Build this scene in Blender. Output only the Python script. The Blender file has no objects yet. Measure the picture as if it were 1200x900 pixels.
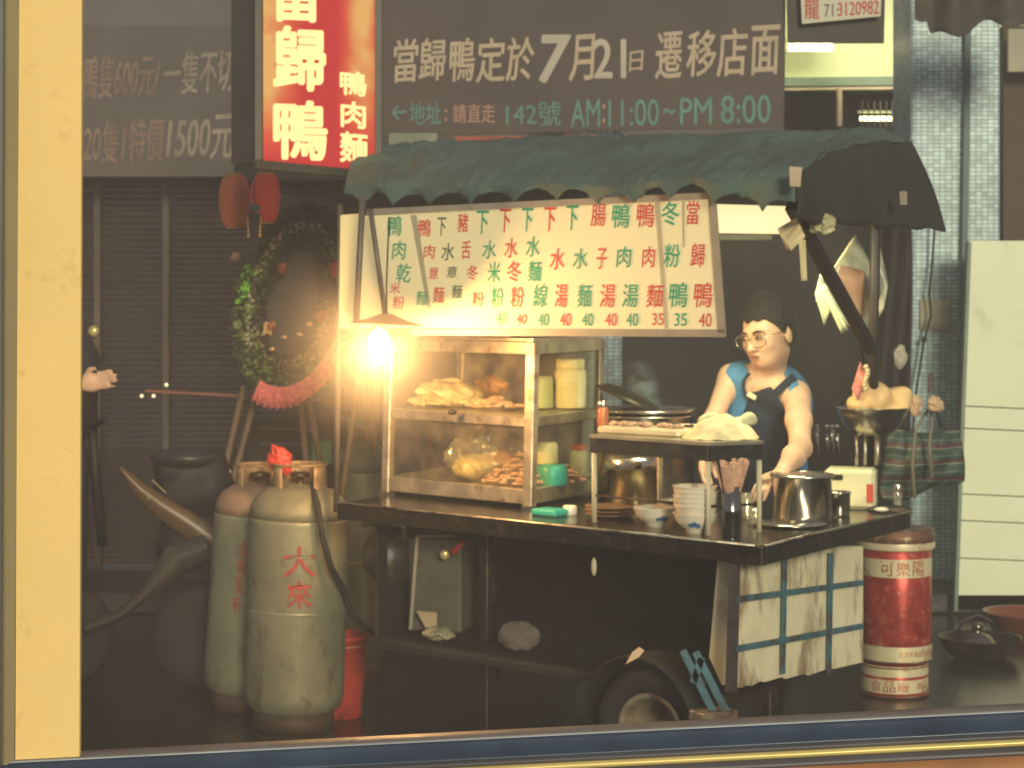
import bpy, bmesh, math, random
import numpy as np
from mathutils import Vector, Matrix, noise
random.seed(7)
S = bpy.context.scene
COL = S.collection
R = math.radians

# ------------------------------------------------------------------ camera
CAMH, FPX, HOR = 1.55, 2400.0, 340.0
cam_d = bpy.data.cameras.new('camera'); cam = bpy.data.objects.new('camera', cam_d); COL.objects.link(cam)
cam.location = (0, 0, CAMH); cam.rotation_euler = (R(90), 0, 0)
cam_d.sensor_width = 36; cam_d.lens = 72; cam_d.shift_y = -(450 - HOR) / 1200; cam_d.clip_start = .05; cam_d.clip_end = 300
cam_d.dof.use_dof = True; cam_d.dof.focus_distance = 3.05; cam_d.dof.aperture_fstop = 14
S.camera = cam
# ------------------------------------------------------------------ world, night glow of the city
W = bpy.data.worlds.new('World'); S.world = W; W.use_nodes = True
bg = W.node_tree.nodes['Background']; bg.inputs[0].default_value = (.97, .93, 1.0, 1); bg.inputs[1].default_value = .22
# ------------------------------------------------------------------ sun: stands for the street light behind the viewer
sl = bpy.data.lights.new('street_light_glow', 'SUN'); so = bpy.data.objects.new('street_light_glow', sl); COL.objects.link(so)
sl.energy = 2.85; sl.angle = R(12); sl.color = (1, .91, .64)
so.rotation_euler = Vector((-.20, .95, -.25)).to_track_quat('-Z', 'Y').to_euler()
S.view_settings.view_transform = 'Standard'; S.view_settings.look = 'None'; S.view_settings.exposure = 0; S.view_settings.gamma = 1
S.cycles.use_denoising = True
S.cycles.max_bounces = 8; S.cycles.transparent_max_bounces = 16
S.cycles.volume_step_rate = 1
S.cycles.sample_clamp_indirect = 4

def P(px, py, d):            # world point seen at photo pixel (px,py) at distance d
    return Vector(((px - 600) / FPX * d, d, CAMH - (py - HOR) / FPX * d))
def PZ(px, py, z):           # the same, on the level z
    return P(px, py, FPX * (CAMH - z) / (py - HOR))
def onplane(px, py, p0, n):  # the same, on a plane
    o = Vector((0, 0, CAMH)); r = P(px, py, 1) - o
    return o + r * ((p0 - o).dot(n) / r.dot(n))

# ------------------------------------------------------------------ materials
MATS = {}
def mat(name, col, rough=.6, metal=0, spec=.5, var=.25, scale=6, bump=0.0, bscale=40, dirt=None, dirt_amt=.5, dirt_scale=3,
        dstretch=1, emit=None, estr=0, alpha=1, trans=0, coat=0, ior=1.45):
    if name in MATS: return MATS[name]
    m = bpy.data.materials.new(name); m.use_nodes = True; MATS[name] = m
    nt = m.node_tree; N = nt.nodes; L = nt.links; p = N['Principled BSDF']
    p.inputs['Roughness'].default_value = rough; p.inputs['Metallic'].default_value = metal
    p.inputs['Specular IOR Level'].default_value = spec; p.inputs['IOR'].default_value = ior
    p.inputs['Alpha'].default_value = alpha; p.inputs['Transmission Weight'].default_value = trans
    p.inputs['Coat Weight'].default_value = coat
    tc = N.new('ShaderNodeTexCoord')
    nz = N.new('ShaderNodeTexNoise'); nz.inputs['Scale'].default_value = scale; nz.inputs['Detail'].default_value = 6
    L.new(tc.outputs['Object'], nz.inputs['Vector'])
    cr = N.new('ShaderNodeValToRGB'); cr.color_ramp.elements[0].position = .3; cr.color_ramp.elements[1].position = .7
    c = Vector(col[:3])
    cr.color_ramp.elements[0].color = (*(c * (1 - var)), 1)
    cr.color_ramp.elements[1].color = (*[min(1, x) for x in c * (1 + var * .6)], 1)
    L.new(nz.outputs['Fac'], cr.inputs['Fac']); out = cr.outputs['Color']
    if dirt:
        n2 = N.new('ShaderNodeTexNoise'); n2.inputs['Scale'].default_value = dirt_scale; n2.inputs['Detail'].default_value = 9
        n2.inputs['Roughness'].default_value = .65
        mpp = N.new('ShaderNodeMapping'); mpp.inputs['Scale'].default_value = (1, 1, dstretch); L.new(tc.outputs['Object'], mpp.inputs[0]); L.new(mpp.outputs[0], n2.inputs['Vector'])
        r2 = N.new('ShaderNodeValToRGB'); r2.color_ramp.elements[0].position = .62 - dirt_amt * .3; r2.color_ramp.elements[1].position = .72 - dirt_amt * .25
        L.new(n2.outputs['Fac'], r2.inputs['Fac'])
        mx = N.new('ShaderNodeMixRGB'); mx.inputs[2].default_value = (*dirt, 1)
        L.new(r2.outputs['Color'], mx.inputs[0]); L.new(out, mx.inputs[1]); out = mx.outputs[0]
    L.new(out, p.inputs['Base Color'])
    rr = N.new('ShaderNodeMapRange'); rr.inputs[3].default_value = max(0, rough - .1); rr.inputs[4].default_value = min(1, rough + .12)
    L.new(nz.outputs['Fac'], rr.inputs[0]); L.new(rr.outputs[0], p.inputs['Roughness'])
    if bump:
        n3 = N.new('ShaderNodeTexNoise'); n3.inputs['Scale'].default_value = bscale; n3.inputs['Detail'].default_value = 5
        L.new(tc.outputs['Object'], n3.inputs['Vector'])
        b = N.new('ShaderNodeBump'); b.inputs['Strength'].default_value = bump; b.inputs['Distance'].default_value = .01
        L.new(n3.outputs['Fac'], b.inputs['Height']); L.new(b.outputs[0], p.inputs['Normal'])
    if emit:
        p.inputs['Emission Color'].default_value = (*emit, 1); p.inputs['Emission Strength'].default_value = estr
    return m

def mat_tiles(name, tile, grout, sx, sz, vec='xz', bump=.4):
    m = mat(name, tile, .35, var=.2)
    nt = m.node_tree; N = nt.nodes; L = nt.links; p = N['Principled BSDF']
    tc = N.new('ShaderNodeTexCoord'); sp = N.new('ShaderNodeSeparateXYZ'); L.new(tc.outputs['Object'], sp.inputs[0])
    ad = N.new('ShaderNodeMath'); L.new(sp.outputs[0], ad.inputs[0]); L.new(sp.outputs[1], ad.inputs[1])
    cb = N.new('ShaderNodeCombineXYZ'); L.new(ad.outputs[0], cb.inputs[0]); L.new(sp.outputs[2], cb.inputs[1])
    br = N.new('ShaderNodeTexBrick'); br.offset = 0; br.inputs['Scale'].default_value = 1
    br.inputs['Brick Width'].default_value = sx; br.inputs['Row Height'].default_value = sz
    br.inputs['Mortar Size'].default_value = min(sx, sz) * .11; br.inputs['Mortar Smooth'].default_value = .3
    t = Vector(tile)
    br.inputs['Color1'].default_value = (*(t * .75), 1); br.inputs['Color2'].default_value = (*[min(1, v) for v in t * 1.3], 1)
    br.inputs['Mortar'].default_value = (*grout, 1)
    L.new(cb.outputs[0], br.inputs['Vector'])
    mx = N.new('ShaderNodeMixRGB'); mx.blend_type = 'MULTIPLY'; mx.inputs[0].default_value = .35
    nz = N.new('ShaderNodeTexNoise'); nz.inputs['Scale'].default_value = 2.2; nz.inputs['Detail'].default_value = 8; L.new(tc.outputs['Object'], nz.inputs['Vector'])
    rp = N.new('ShaderNodeValToRGB'); rp.color_ramp.elements[0].position = .35; rp.color_ramp.elements[1].position = .6
    rp.color_ramp.elements[0].color = (.45, .42, .33, 1)
    L.new(nz.outputs['Fac'], rp.inputs[0]); L.new(br.outputs['Color'], mx.inputs[1]); L.new(rp.outputs[0], mx.inputs[2])
    L.new(mx.outputs[0], p.inputs['Base Color'])
    b = N.new('ShaderNodeBump'); b.inputs['Strength'].default_value = bump; b.inputs['Distance'].default_value = .004; b.invert = True
    L.new(br.outputs['Fac'], b.inputs['Height']); L.new(b.outputs[0], p.inputs['Normal'])
    return m

def mat_glass(name, tint=(.95, 1, .95), fac=.12, film=.05, filmcol=(.8, .75, .6)):
    m = bpy.data.materials.new(name); m.use_nodes = True; nt = m.node_tree; N = nt.nodes; L = nt.links
    N.remove(N['Principled BSDF']); o = N['Material Output']
    t = N.new('ShaderNodeBsdfTransparent'); t.inputs[0].default_value = (*tint, 1)
    g = N.new('ShaderNodeBsdfGlossy'); g.inputs['Roughness'].default_value = .06
    d = N.new('ShaderNodeBsdfDiffuse'); d.inputs[0].default_value = (*filmcol, 1)
    lw = N.new('ShaderNodeLayerWeight'); lw.inputs[0].default_value = .5
    pw = N.new('ShaderNodeMath'); pw.operation = 'POWER'; pw.inputs[1].default_value = 4; L.new(lw.outputs['Facing'], pw.inputs[0])
    fr = N.new('ShaderNodeMath'); fr.operation = 'MULTIPLY'; fr.inputs[1].default_value = .6; L.new(pw.outputs[0], fr.inputs[0])
    ad = N.new('ShaderNodeMath'); ad.operation = 'ADD'; ad.inputs[1].default_value = fac * .4; L.new(fr.outputs[0], ad.inputs[0])
    m1 = N.new('ShaderNodeMixShader'); L.new(ad.outputs[0], m1.inputs[0]); L.new(t.outputs[0], m1.inputs[1]); L.new(g.outputs[0], m1.inputs[2])
    tc = N.new('ShaderNodeTexCoord'); nz = N.new('ShaderNodeTexNoise'); nz.inputs['Scale'].default_value = 14; nz.inputs['Detail'].default_value = 8
    L.new(tc.outputs['Object'], nz.inputs[0])
    mr = N.new('ShaderNodeMapRange'); mr.inputs[1].default_value = .35; mr.inputs[2].default_value = .8; mr.inputs[3].default_value = film * .4; mr.inputs[4].default_value = film * 2.2
    L.new(nz.outputs['Fac'], mr.inputs[0])
    m2 = N.new('ShaderNodeMixShader'); L.new(mr.outputs[0], m2.inputs[0]); L.new(m1.outputs[0], m2.inputs[1]); L.new(d.outputs[0], m2.inputs[2])
    L.new(m2.outputs[0], o.inputs[0]); return m

def mat_emit(name, col, strength, base=(.8, .8, .7)):
    return mat(name, base, .5, emit=col, estr=strength, var=.05)

steel = mat('brushed_steel', (.62, .60, .54), .24, 1, var=.15, scale=9, bump=.05, bscale=60)
steel_dull = mat('worn_steel', (.50, .46, .38), .42, 1, var=.3, scale=12, bump=.12, dirt=(.12, .08, .05), dirt_amt=.35, dirt_scale=9)
alu = mat('old_aluminium', (.66, .58, .42), .34, .85, var=.3, scale=14, bump=.1, dirt=(.40, .28, .16), dirt_amt=.22, dirt_scale=26)
black_metal = mat('greasy_black_metal', (.022, .019, .016), .38, .3, var=.5, scale=14, bump=.3, bscale=35, dirt=(.07, .05, .035), dirt_amt=.35, dirt_scale=12)
dark_plain = mat('dark_matte', (.014, .014, .011), .7, 0, var=.5, scale=5, bump=.3, bscale=18)  # near-black colour that keeps the underside of the cart dark
white_enamel = mat('dirty_white_enamel', (.72, .66, .46), .45, var=.12, scale=6, bump=.1, bscale=18, dirt=(.22, .14, .07), dirt_amt=.34, dirt_scale=7)
blue_paint = mat('worn_blue_paint', (.05, .15, .20), .5, var=.4, scale=20, bump=.2, dirt=(.06, .04, .03), dirt_amt=.4, dirt_scale=14)
porcelain = mat('white_porcelain', (.78, .74, .60), .22, var=.06)
porcelain_blue = mat('blue_glaze', (.06, .18, .42), .25, var=.3, scale=50)
skin = mat('skin', (.66, .43, .29), .5, var=.12, scale=18, bump=.08, bscale=90)
skin.node_tree.nodes['Principled BSDF'].inputs['Subsurface Weight'].default_value = .12
hair_m = mat('black_hair', (.012, .013, .014), .38, var=.6, scale=90, bump=1.0, bscale=160)
vest_m = mat('blue_vest_cloth', (.06, .20, .38), .85, var=.22, scale=14, bump=.5, bscale=60)
apron_m = mat('navy_apron_cloth', (.012, .022, .045), .85, var=.35, scale=10, bump=.5, bscale=50)
lip_m = mat('lips', (.40, .19, .14), .55)
red_plastic = mat('red_plastic', (.60, .06, .045), .38, var=.2, scale=8, dirt=(.15, .02, .015), dirt_amt=.25)
rubber = mat('rubber', (.018, .017, .016), .8, var=.4, scale=30, bump=.3)
clear_bag = mat_glass('clear_plastic_bag', (.95, .94, .88), .45, .14, (.8, .75, .6))
pane_m = mat_glass('greasy_glass', (.95, .95, .88), .10, .035, (.8, .65, .4))

# ------------------------------------------------------------------ mesh tools
def wloc(o):
    v = Vector((0, 0, 0))
    while o: v += o.location; o = o.parent
    return v
class MB:
    def __init__(s): s.v = []; s.f = []; s.sm = []; s.chunks = []
    def add(s, vs, fs, smooth=False):
        b = len(s.v); s.v += [Vector(x) for x in vs]; s.f += [tuple(b + i for i in f) for f in fs]; s.sm += [smooth] * len(fs); return s
    def box(s, c, d, rot=None, bev=0):
        bm = bmesh.new(); bmesh.ops.create_cube(bm, size=1)
        for v in bm.verts: v.co = Vector((v.co.x * d[0], v.co.y * d[1], v.co.z * d[2]))
        if bev: bmesh.ops.bevel(bm, geom=bm.edges[:], offset=min(bev, min(d) * .45), segments=1, affect='EDGES')
        M = (Matrix.Rotation(rot, 3, 'Z') if isinstance(rot, (int, float)) else rot) if rot is not None else Matrix.Identity(3)
        bm.verts.index_update()
        s.add([M @ v.co + Vector(c) for v in bm.verts], [[v.index for v in f.verts] for f in bm.faces]); bm.free(); return s
    def bar(s, a, b, w, h=None, up=(0, 0, 1), bev=.0015):      # rectangular bar between two points
        a, b = Vector(a), Vector(b); h = h or w; t = (b - a); L = t.length; t.normalize()
        u = Vector(up); 
        if abs(t.dot(u)) > .97: u = Vector((0, 1, 0))
        x = t.cross(u).normalized(); z = x.cross(t)
        M = Matrix((x, t, z)).transposed()
        return s.box((a + b) / 2, (w, L, h), M, bev)
    def slab(s, pts, t, n=None):                           # polygon pts given thickness t along -n
        pts = [Vector(p) for p in pts]
        if n is None: n = (pts[1] - pts[0]).cross(pts[2] - pts[0]).normalized()
        k = len(pts); q = [p - n * t for p in pts]
        fs = [tuple(range(k)), tuple(range(2 * k - 1, k - 1, -1))] + [(i, k + i, k + (i + 1) % k, (i + 1) % k) for i in range(k)]
        return s.add(pts + q, fs)
    def tube(s, pts, r, seg=8, cap=True):
        pts = [Vector(p) for p in pts]; rs = r if isinstance(r, (list, tuple)) else [r] * len(pts)
        vs = []; fs = []; up = None
        for i, p in enumerate(pts):
            t = (pts[min(i + 1, len(pts) - 1)] - pts[max(i - 1, 0)]).normalized()
            if up is None: up = Vector((0, 0, 1)) if abs(t.z) < .9 else Vector((1, 0, 0))
            x = t.cross(up).normalized(); y = x.cross(t); up = y
            for j in range(seg):
                a = 2 * math.pi * j / seg; vs.append(p + (x * math.cos(a) + y * math.sin(a)) * rs[i])
        for i in range(len(pts) - 1):
            for j in range(seg):
                k = (j + 1) % seg; fs.append((i * seg + j, (i + 1) * seg + j, (i + 1) * seg + k, i * seg + k))
        if cap: fs += [tuple(range(seg)), tuple(range(len(pts) * seg - 1, (len(pts) - 1) * seg - 1, -1))]
        return s.add(vs, fs, True)
    def lathe(s, c, prof, seg=32, M=None, smooth=True):    # prof: (r,z)
        vs = []; fs = []; c = Vector(c)
        for r, z in prof:
            for j in range(seg):
                a = 2 * math.pi * j / seg; v = Vector((r * math.cos(a), r * math.sin(a), z))
                vs.append(c + (M @ v if M else v))
        for i in range(len(prof) - 1):
            for j in range(seg):
                k = (j + 1) % seg; fs.append((i * seg + j, i * seg + k, (i + 1) * seg + k, (i + 1) * seg + j))
        if prof[0][0] > 1e-6: fs.append(tuple(range(seg - 1, -1, -1)))
        if prof[-1][0] > 1e-6: fs.append(tuple((len(prof) - 1) * seg + j for j in range(seg)))
        return s.add(vs, fs, smooth)
    def grid(s, fn, nu, nv, smooth=True, thick=0):
        vs = [Vector(fn(i / nu, j / nv)) for j in range(nv + 1) for i in range(nu + 1)]
        fs = [(j * (nu + 1) + i, j * (nu + 1) + i + 1, (j + 1) * (nu + 1) + i + 1, (j + 1) * (nu + 1) + i) for j in range(nv) for i in range(nu)]
        if thick:
            off = Vector(thick) if not isinstance(thick, (int, float)) else Vector((0, thick, 0)); n = len(vs)
            W1 = nu + 1; vs2 = [v + off for v in vs]
            f2 = [tuple(n + i for i in reversed(f)) for f in fs]
            edge = [j for j in range(nu)]; 
            for i in range(nu):
                f2.append((i + 1, i, n + i, n + i + 1)); a = nv * W1 + i; f2.append((a, a + 1, n + a + 1, n + a))
            for j in range(nv):
                a = j * W1; f2.append((a, a + W1, n + a + W1, n + a)); a = j * W1 + nu; f2.append((a + W1, a, n + a, n + a + W1))
            vs += vs2; fs += f2
        return s.add(vs, fs, smooth)
    def blob(s, c, r, seg=14, rings=9, amp=0, freq=8, M=None):
        c = Vector(c); r = Vector(r) if not isinstance(r, (int, float)) else Vector((r, r, r)); vs = []; fs = []
        for i in range(rings + 1):
            th = math.pi * i / rings
            for j in range(seg):
                a = 2 * math.pi * j / seg; v = Vector((math.sin(th) * math.cos(a) * r.x, math.sin(th) * math.sin(a) * r.y, math.cos(th) * r.z))
                if amp: v *= 1 + amp * noise.noise((v + c) * freq)
                vs.append(c + (M @ v if M else v))
        for i in range(rings):
            for j in range(seg):
                k = (j + 1) % seg; fs.append((i * seg + j, (i + 1) * seg + j, (i + 1) * seg + k, i * seg + k))
        return s.add(vs, fs, True)
    def build(s, name, m, parent=None, loc=None, weld=False):
        if s.chunks:
            for vs, fs in s.chunks:
                q = MB(); q.add(vs, fs); o = q.build(name, m, parent, loc)
            s.chunks = []; return o
        if not s.v: return None
        if loc is None:
            loc = Vector((0, 0, 0)) if parent else Vector((sum(v.x for v in s.v) / len(s.v), sum(v.y for v in s.v) / len(s.v), min(v.z for v in s.v)))
        off = (wloc(parent) if parent else Vector((0, 0, 0))) + Vector(loc)
        me = bpy.data.meshes.new(name); me.from_pydata([tuple(v - off) for v in s.v], [], s.f); me.update()
        me.polygons.foreach_set('use_smooth', s.sm)
        if any(s.sm) and not all(s.sm) or weld:
            pass
        me.materials.append(m); o = bpy.data.objects.new(name, me); COL.objects.link(o)
        if parent: o.parent = parent
        o.location = loc; me.update(); return o
def tag(o, label=None, cat=None, group=None, kind=None):
    if label: o['label'] = label
    if cat: o['category'] = cat
    if group: o['group'] = group
    if kind: o['kind'] = kind
    return o
def thing(name, label, cat, loc, group=None):
    o = bpy.data.objects.new(name, None); COL.objects.link(o); o.location = Vector(loc); o.empty_display_size = .1
    return tag(o, label, cat, group)
def copy_tree(o, parent=None):
    c = o.copy(); COL.objects.link(c)
    if parent: c.parent = parent
    for ch in list(o.children): copy_tree(ch, c)
    return c

# text: glyph outlines of the built-in font, laid on a plane through ray geometry
def glyph(txt, bold=0.0, shear=0.0):
    c = bpy.data.curves.new('t', 'FONT'); c.body = txt; c.offset = bold; c.shear = shear; c.resolution_u = 3
    o = bpy.data.objects.new('t', c); COL.objects.link(o)
    dg = bpy.context.evaluated_depsgraph_get()
    me = bpy.data.meshes.new_from_object(o.evaluated_get(dg)); bpy.data.objects.remove(o); bpy.data.curves.remove(c)
    vs = [Vector(v.co) for v in me.vertices]; fs = [tuple(p.vertices) for p in me.polygons]; bpy.data.meshes.remove(me)
    x0 = min(v.x for v in vs); x1 = max(v.x for v in vs); y0 = min(v.y for v in vs); y1 = max(v.y for v in vs)
    return [((v.x - x0) / (x1 - x0), (v.y - y0) / (y1 - y0)) for v in vs], fs
def put_text(mb, txt, box, p0, n, bold=.0, shear=0, skew=0, off=.003, arc=None):
    # box = photo pixels (x0,y0,x1,y1) top-left .. bottom-right; skew = pixels the right end rises
    uv, fs0 = glyph(txt, 0, shear); x0, y0, x1, y1 = box; vs = []; fs = []
    nn = n if n.dot(Vector((0, 0, CAMH)) - p0) > 0 else -n
    b = bold * .55 * (y0 - y1) * -1
    dirs = [(0, 0)] + ([(math.cos(k * math.pi / 3), math.sin(k * math.pi / 3)) for k in range(6)] if bold > .004 else [])
    for q, (dx, dy) in enumerate(dirs):       # brush weight: the stroke laid down several times, each layer a hair above the last
        base = len(vs)
        for u, v in uv:
            px = x0 + u * (x1 - x0) + dx * b; py = y1 + (y0 - y1) * v - skew * u + dy * b
            vs.append(onplane(px, py, p0 + nn * (off * .45 + .00018 * q), n))
        fs += [tuple(base + k for k in f) for f in fs0]
    mb.chunks.append((vs, fs))

# signed-distance sculpting: continuous bodies from blended capsules and ellipsoids
class SDF:
    def __init__(s, lo, hi, h):
        s.lo = np.array(lo, float); s.h = h; s.n = np.ceil((np.array(hi) - s.lo) / h).astype(int) + 1
        s.D = np.full(tuple(s.n), .2, np.float32)
    def _sub(s, lo, hi):
        a = np.clip(np.floor((np.array(lo) - s.lo) / s.h).astype(int), 0, s.n); b = np.clip(np.ceil((np.array(hi) - s.lo) / s.h).astype(int) + 1, 0, s.n)
        if (b <= a).any(): return None
        ax = [s.lo[i] + np.arange(a[i], b[i]) * s.h for i in range(3)]
        return tuple(slice(a[i], b[i]) for i in range(3)), np.meshgrid(*ax, indexing='ij')
    def _put(s, sl, d, k, cut=False):
        o = s.D[sl]
        if cut: s.D[sl] = np.maximum(o, -d); return
        if k <= 0: s.D[sl] = np.minimum(o, d); return
        hh = np.clip(.5 + .5 * (o - d) / k, 0, 1); s.D[sl] = o * (1 - hh) + d * hh - k * hh * (1 - hh)
    def cap(s, a, b, r1, r2, k=.02):
        a = np.array(a, float); b = np.array(b, float); m = max(r1, r2) + .08 + k
        q = s._sub(np.minimum(a, b) - m, np.maximum(a, b) + m)
        if q is None: return s
        sl, (X, Y, Z) = q; ab = b - a; L2 = ab @ ab + 1e-9
        t = np.clip(((X - a[0]) * ab[0] + (Y - a[1]) * ab[1] + (Z - a[2]) * ab[2]) / L2, 0, 1)
        d = np.sqrt((X - a[0] - t * ab[0]) ** 2 + (Y - a[1] - t * ab[1]) ** 2 + (Z - a[2] - t * ab[2]) ** 2) - (r1 + (r2 - r1) * t)
        s._put(sl, d, k); return s
    def ell(s, c, r, M=None, k=.02, cut=False):
        c = np.array(c, float); r = np.array(r, float); m = r.max() + .08 + k
        q = s._sub(c - m, c + m)
        if q is None: return s
        sl, (X, Y, Z) = q; X = X - c[0]; Y = Y - c[1]; Z = Z - c[2]
        if M is not None:
            Mi = np.array(M.transposed()); X, Y, Z = [Mi[i, 0] * X + Mi[i, 1] * Y + Mi[i, 2] * Z for i in range(3)]
        k0 = np.sqrt((X / r[0]) ** 2 + (Y / r[1]) ** 2 + (Z / r[2]) ** 2) + 1e-6
        k1 = np.sqrt((X / r[0] ** 2) ** 2 + (Y / r[1] ** 2) ** 2 + (Z / r[2] ** 2) ** 2) + 1e-6
        s._put(sl, k0 * (k0 - 1) / k1, k, cut); return s
    def mesh(s, D=None):
        D = s.D if D is None else D
        D = D.copy(); D[0] = D[-1] = .1; D[:, 0] = D[:, -1] = .1; D[:, :, 0] = D[:, :, -1] = .1
        I = D < 0; c = tuple(k - 1 for k in D.shape)
        cnt = np.zeros(c, int)
        for a in (0, 1):
            for b in (0, 1):
                for e in (0, 1): cnt += I[a:a + c[0], b:b + c[1], e:e + c[2]]
        act = (cnt > 0) & (cnt < 8); idx = np.full(c, -1); ids = np.argwhere(act); idx[act] = np.arange(len(ids))
        acc = np.zeros((len(ids), 3)); num = np.zeros(len(ids)); i0 = ids
        for ax in range(3):
            o = [i for i in range(3) if i != ax]
            for a in (0, 1):
                for b in (0, 1):
                    p = i0.copy(); p[:, o[0]] += a; p[:, o[1]] += b; q = p.copy(); q[:, ax] += 1
                    d0 = D[p[:, 0], p[:, 1], p[:, 2]]; d1 = D[q[:, 0], q[:, 1], q[:, 2]]
                    m = (d0 < 0) != (d1 < 0); t = np.where(m, d0 / np.where(m, d0 - d1, 1), 0)
                    pos = p.astype(float); pos[:, ax] += t; acc[m] += pos[m]; num[m] += 1
        vs = s.lo + (acc / num[:, None]) * s.h; fs = []
        for ax in range(3):
            o1, o2 = (ax + 1) % 3, (ax + 2) % 3
            A = np.take(I, range(0, D.shape[ax] - 1), ax); B = np.take(I, range(1, D.shape[ax]), ax)
            for p, flip in ((np.argwhere(A & ~B), False), (np.argwhere(~A & B), True)):
                p = p[(p[:, o1] > 0) & (p[:, o2] > 0) & (p[:, o1] < c[o1]) & (p[:, o2] < c[o2])]
                def at(x, y):
                    q = p.copy(); q[:, o1] -= x; q[:, o2] -= y; return idx[q[:, 0], q[:, 1], q[:, 2]]
                f = np.stack([at(1, 1), at(0, 1), at(0, 0), at(1, 0)], 1); f = f if not flip else f[:, ::-1]
                fs.append(f[(f >= 0).all(1)])
        f = np.concatenate(fs); return vs, f
    def build(s, name, m, parent=None, D=None, smooth=1, loc=None):
        vs, f = s.mesh(D)
        mb = MB(); mb.v = [Vector(v) for v in vs]; mb.f = [tuple(int(i) for i in q) for q in f]; mb.sm = [True] * len(mb.f)
        o = mb.build(name, m, parent, loc)
        if smooth:
            bm = bmesh.new(); bm.from_mesh(o.data)
            for _ in range(smooth): bmesh.ops.smooth_vert(bm, verts=bm.verts, factor=.5, use_axis_x=True, use_axis_y=True, use_axis_z=True)
            bm.to_mesh(o.data); bm.free()
        return o

# ================================================================== SETTING
def mat_street():
    m = mat('wet_asphalt', (.020, .020, .018), .20, var=.4, scale=1.5, bump=.25, bscale=45)
    return m
g = MB(); g.grid(lambda u, v: (-60 + 120 * u, -8 + 130 * v, .0), 2, 2, False)
tag(g.build('street', mat_street(), loc=(0, 0, 0)), 'dark wet asphalt street in front of the stall', kind='structure')
# raised arcade floor
fm = mat('arcade_concrete', (.03, .029, .025), .45, var=.4, scale=3, bump=.4, bscale=30)
g = MB(); g.box((3.0, 14.3, .05), (18, 9.0, .1), bev=.01)
tag(g.build('pavement', fm), 'raised dark concrete arcade floor behind the stall', kind='structure')

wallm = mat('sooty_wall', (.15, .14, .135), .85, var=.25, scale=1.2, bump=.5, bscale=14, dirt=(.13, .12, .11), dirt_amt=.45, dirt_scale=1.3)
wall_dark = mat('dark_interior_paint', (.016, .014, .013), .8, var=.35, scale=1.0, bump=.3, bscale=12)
lit_wall = mat('shop_wall_pale_green', (.62, .66, .42), .6, var=.08, scale=1.5)
tube_m = mat_emit('fluorescent_glow', (1.0, .90, .45), 9)
# ---- building: facade, back wall, ceiling beam, lit upper storey
bd = thing('arcade_building', 'dark shop arcade building with a lit room at upper right behind the stall', 'building', (1, 13.6, .1))
D0 = 11.6
MB().slab([P(-1100, -160, D0), P(-1100, 212, D0), P(919, 212, D0), P(919, -160, D0)], .3).build('facade_wall', wallm, bd)
MB().slab([P(1176, 30, D0), P(1176, 720, D0), P(2300, 720, D0), P(2300, 30, D0)], .2).build('side_wall', mat('brown_wall', (.10, .075, .055), .8, var=.3, scale=2, bump=.4), bd)
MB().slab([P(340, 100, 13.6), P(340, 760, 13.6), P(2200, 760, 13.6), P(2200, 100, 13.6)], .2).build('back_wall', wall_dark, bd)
MB().slab([P(880, -60, 12.9), P(880, 91, 12.9), P(1230, 88, 12.9), P(1230, -60, 12.9)], .15).build('lit_wall', lit_wall, bd)
b = MB(); b.slab([P(915, 91, 12.5), P(915, 101, 12.5), P(1085, 99, 12.5), P(1085, 89, 12.5)], .5); b.build('beam', mat('blue_grey_beam', (.16, .22, .20), .6), bd)
b = MB(); b.slab([P(915, 103, 12.45), P(915, 106, 12.45), P(1085, 104, 12.45), P(1085, 101, 12.45)], .06); b.build('conduit', mat('pale_conduit', (.55, .45, .35), .5), bd)
for xx in (982, 1070):
    b = MB(); b.slab([P(xx, 103, 12.4), P(xx, 148, 12.4), P(xx + 5, 148, 12.4), P(xx + 5, 103, 12.4)], .06); b.build('window_post', mat('pale_conduit', (.55, .45, .35)), bd)
b = MB()
for xx in range(1010, 1070, 7): b.slab([P(xx, 118, 12.35), P(xx, 148, 12.35), P(xx + 1.6, 148, 12.35), P(xx + 1.6, 118, 12.35)], .01)
b.build('window_grille', black_metal, bd)
MB().slab([P(1182, 34, 11.4), P(1182, 84, 11.4), P(1300, 84, 11.4), P(1300, 34, 11.4)], .05).build('pale_fascia', mat('pale_fascia_paint', (.42, .40, .30), .6), bd)
for i, (xa, ya, xb, yb, d, wd, e) in enumerate([(924, 55, 975, 55, 12.6, .045, 7), (1008, 139, 1066, 139, 12.7, .025, 7)]):
    t = thing('fluorescent_lamp', ['glowing lamp at upper right beside the end of the brown banner', 'row of low yellow lamp light behind the window grille at upper right'][i], 'lamp', P((xa + xb) / 2, ya, d), 'lamps in the room behind')
    tb = MB(); tb.tube([P(xa, ya, d), P(xb, yb, d)], wd * .55, 10); tb.build('tube', tube_m, t)
    tb = MB(); tb.bar(P(xa - 3, ya - 8, d + .02), P(xb + 3, yb - 8, d + .02), wd * 1.5, wd * .6); tb.build('housing', lit_wall, t)
al = bpy.data.lights.new('room_light', 'AREA'); ao = bpy.data.objects.new('room_light', al); COL.objects.link(ao)
al.shape = 'RECTANGLE'; al.size = 1.2; al.size_y = .1; al.energy = 9; al.color = (1, .95, .5); ao.location = P(1000, 20, 12.2); ao.rotation_euler = (R(55), 0, 0)

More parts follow.
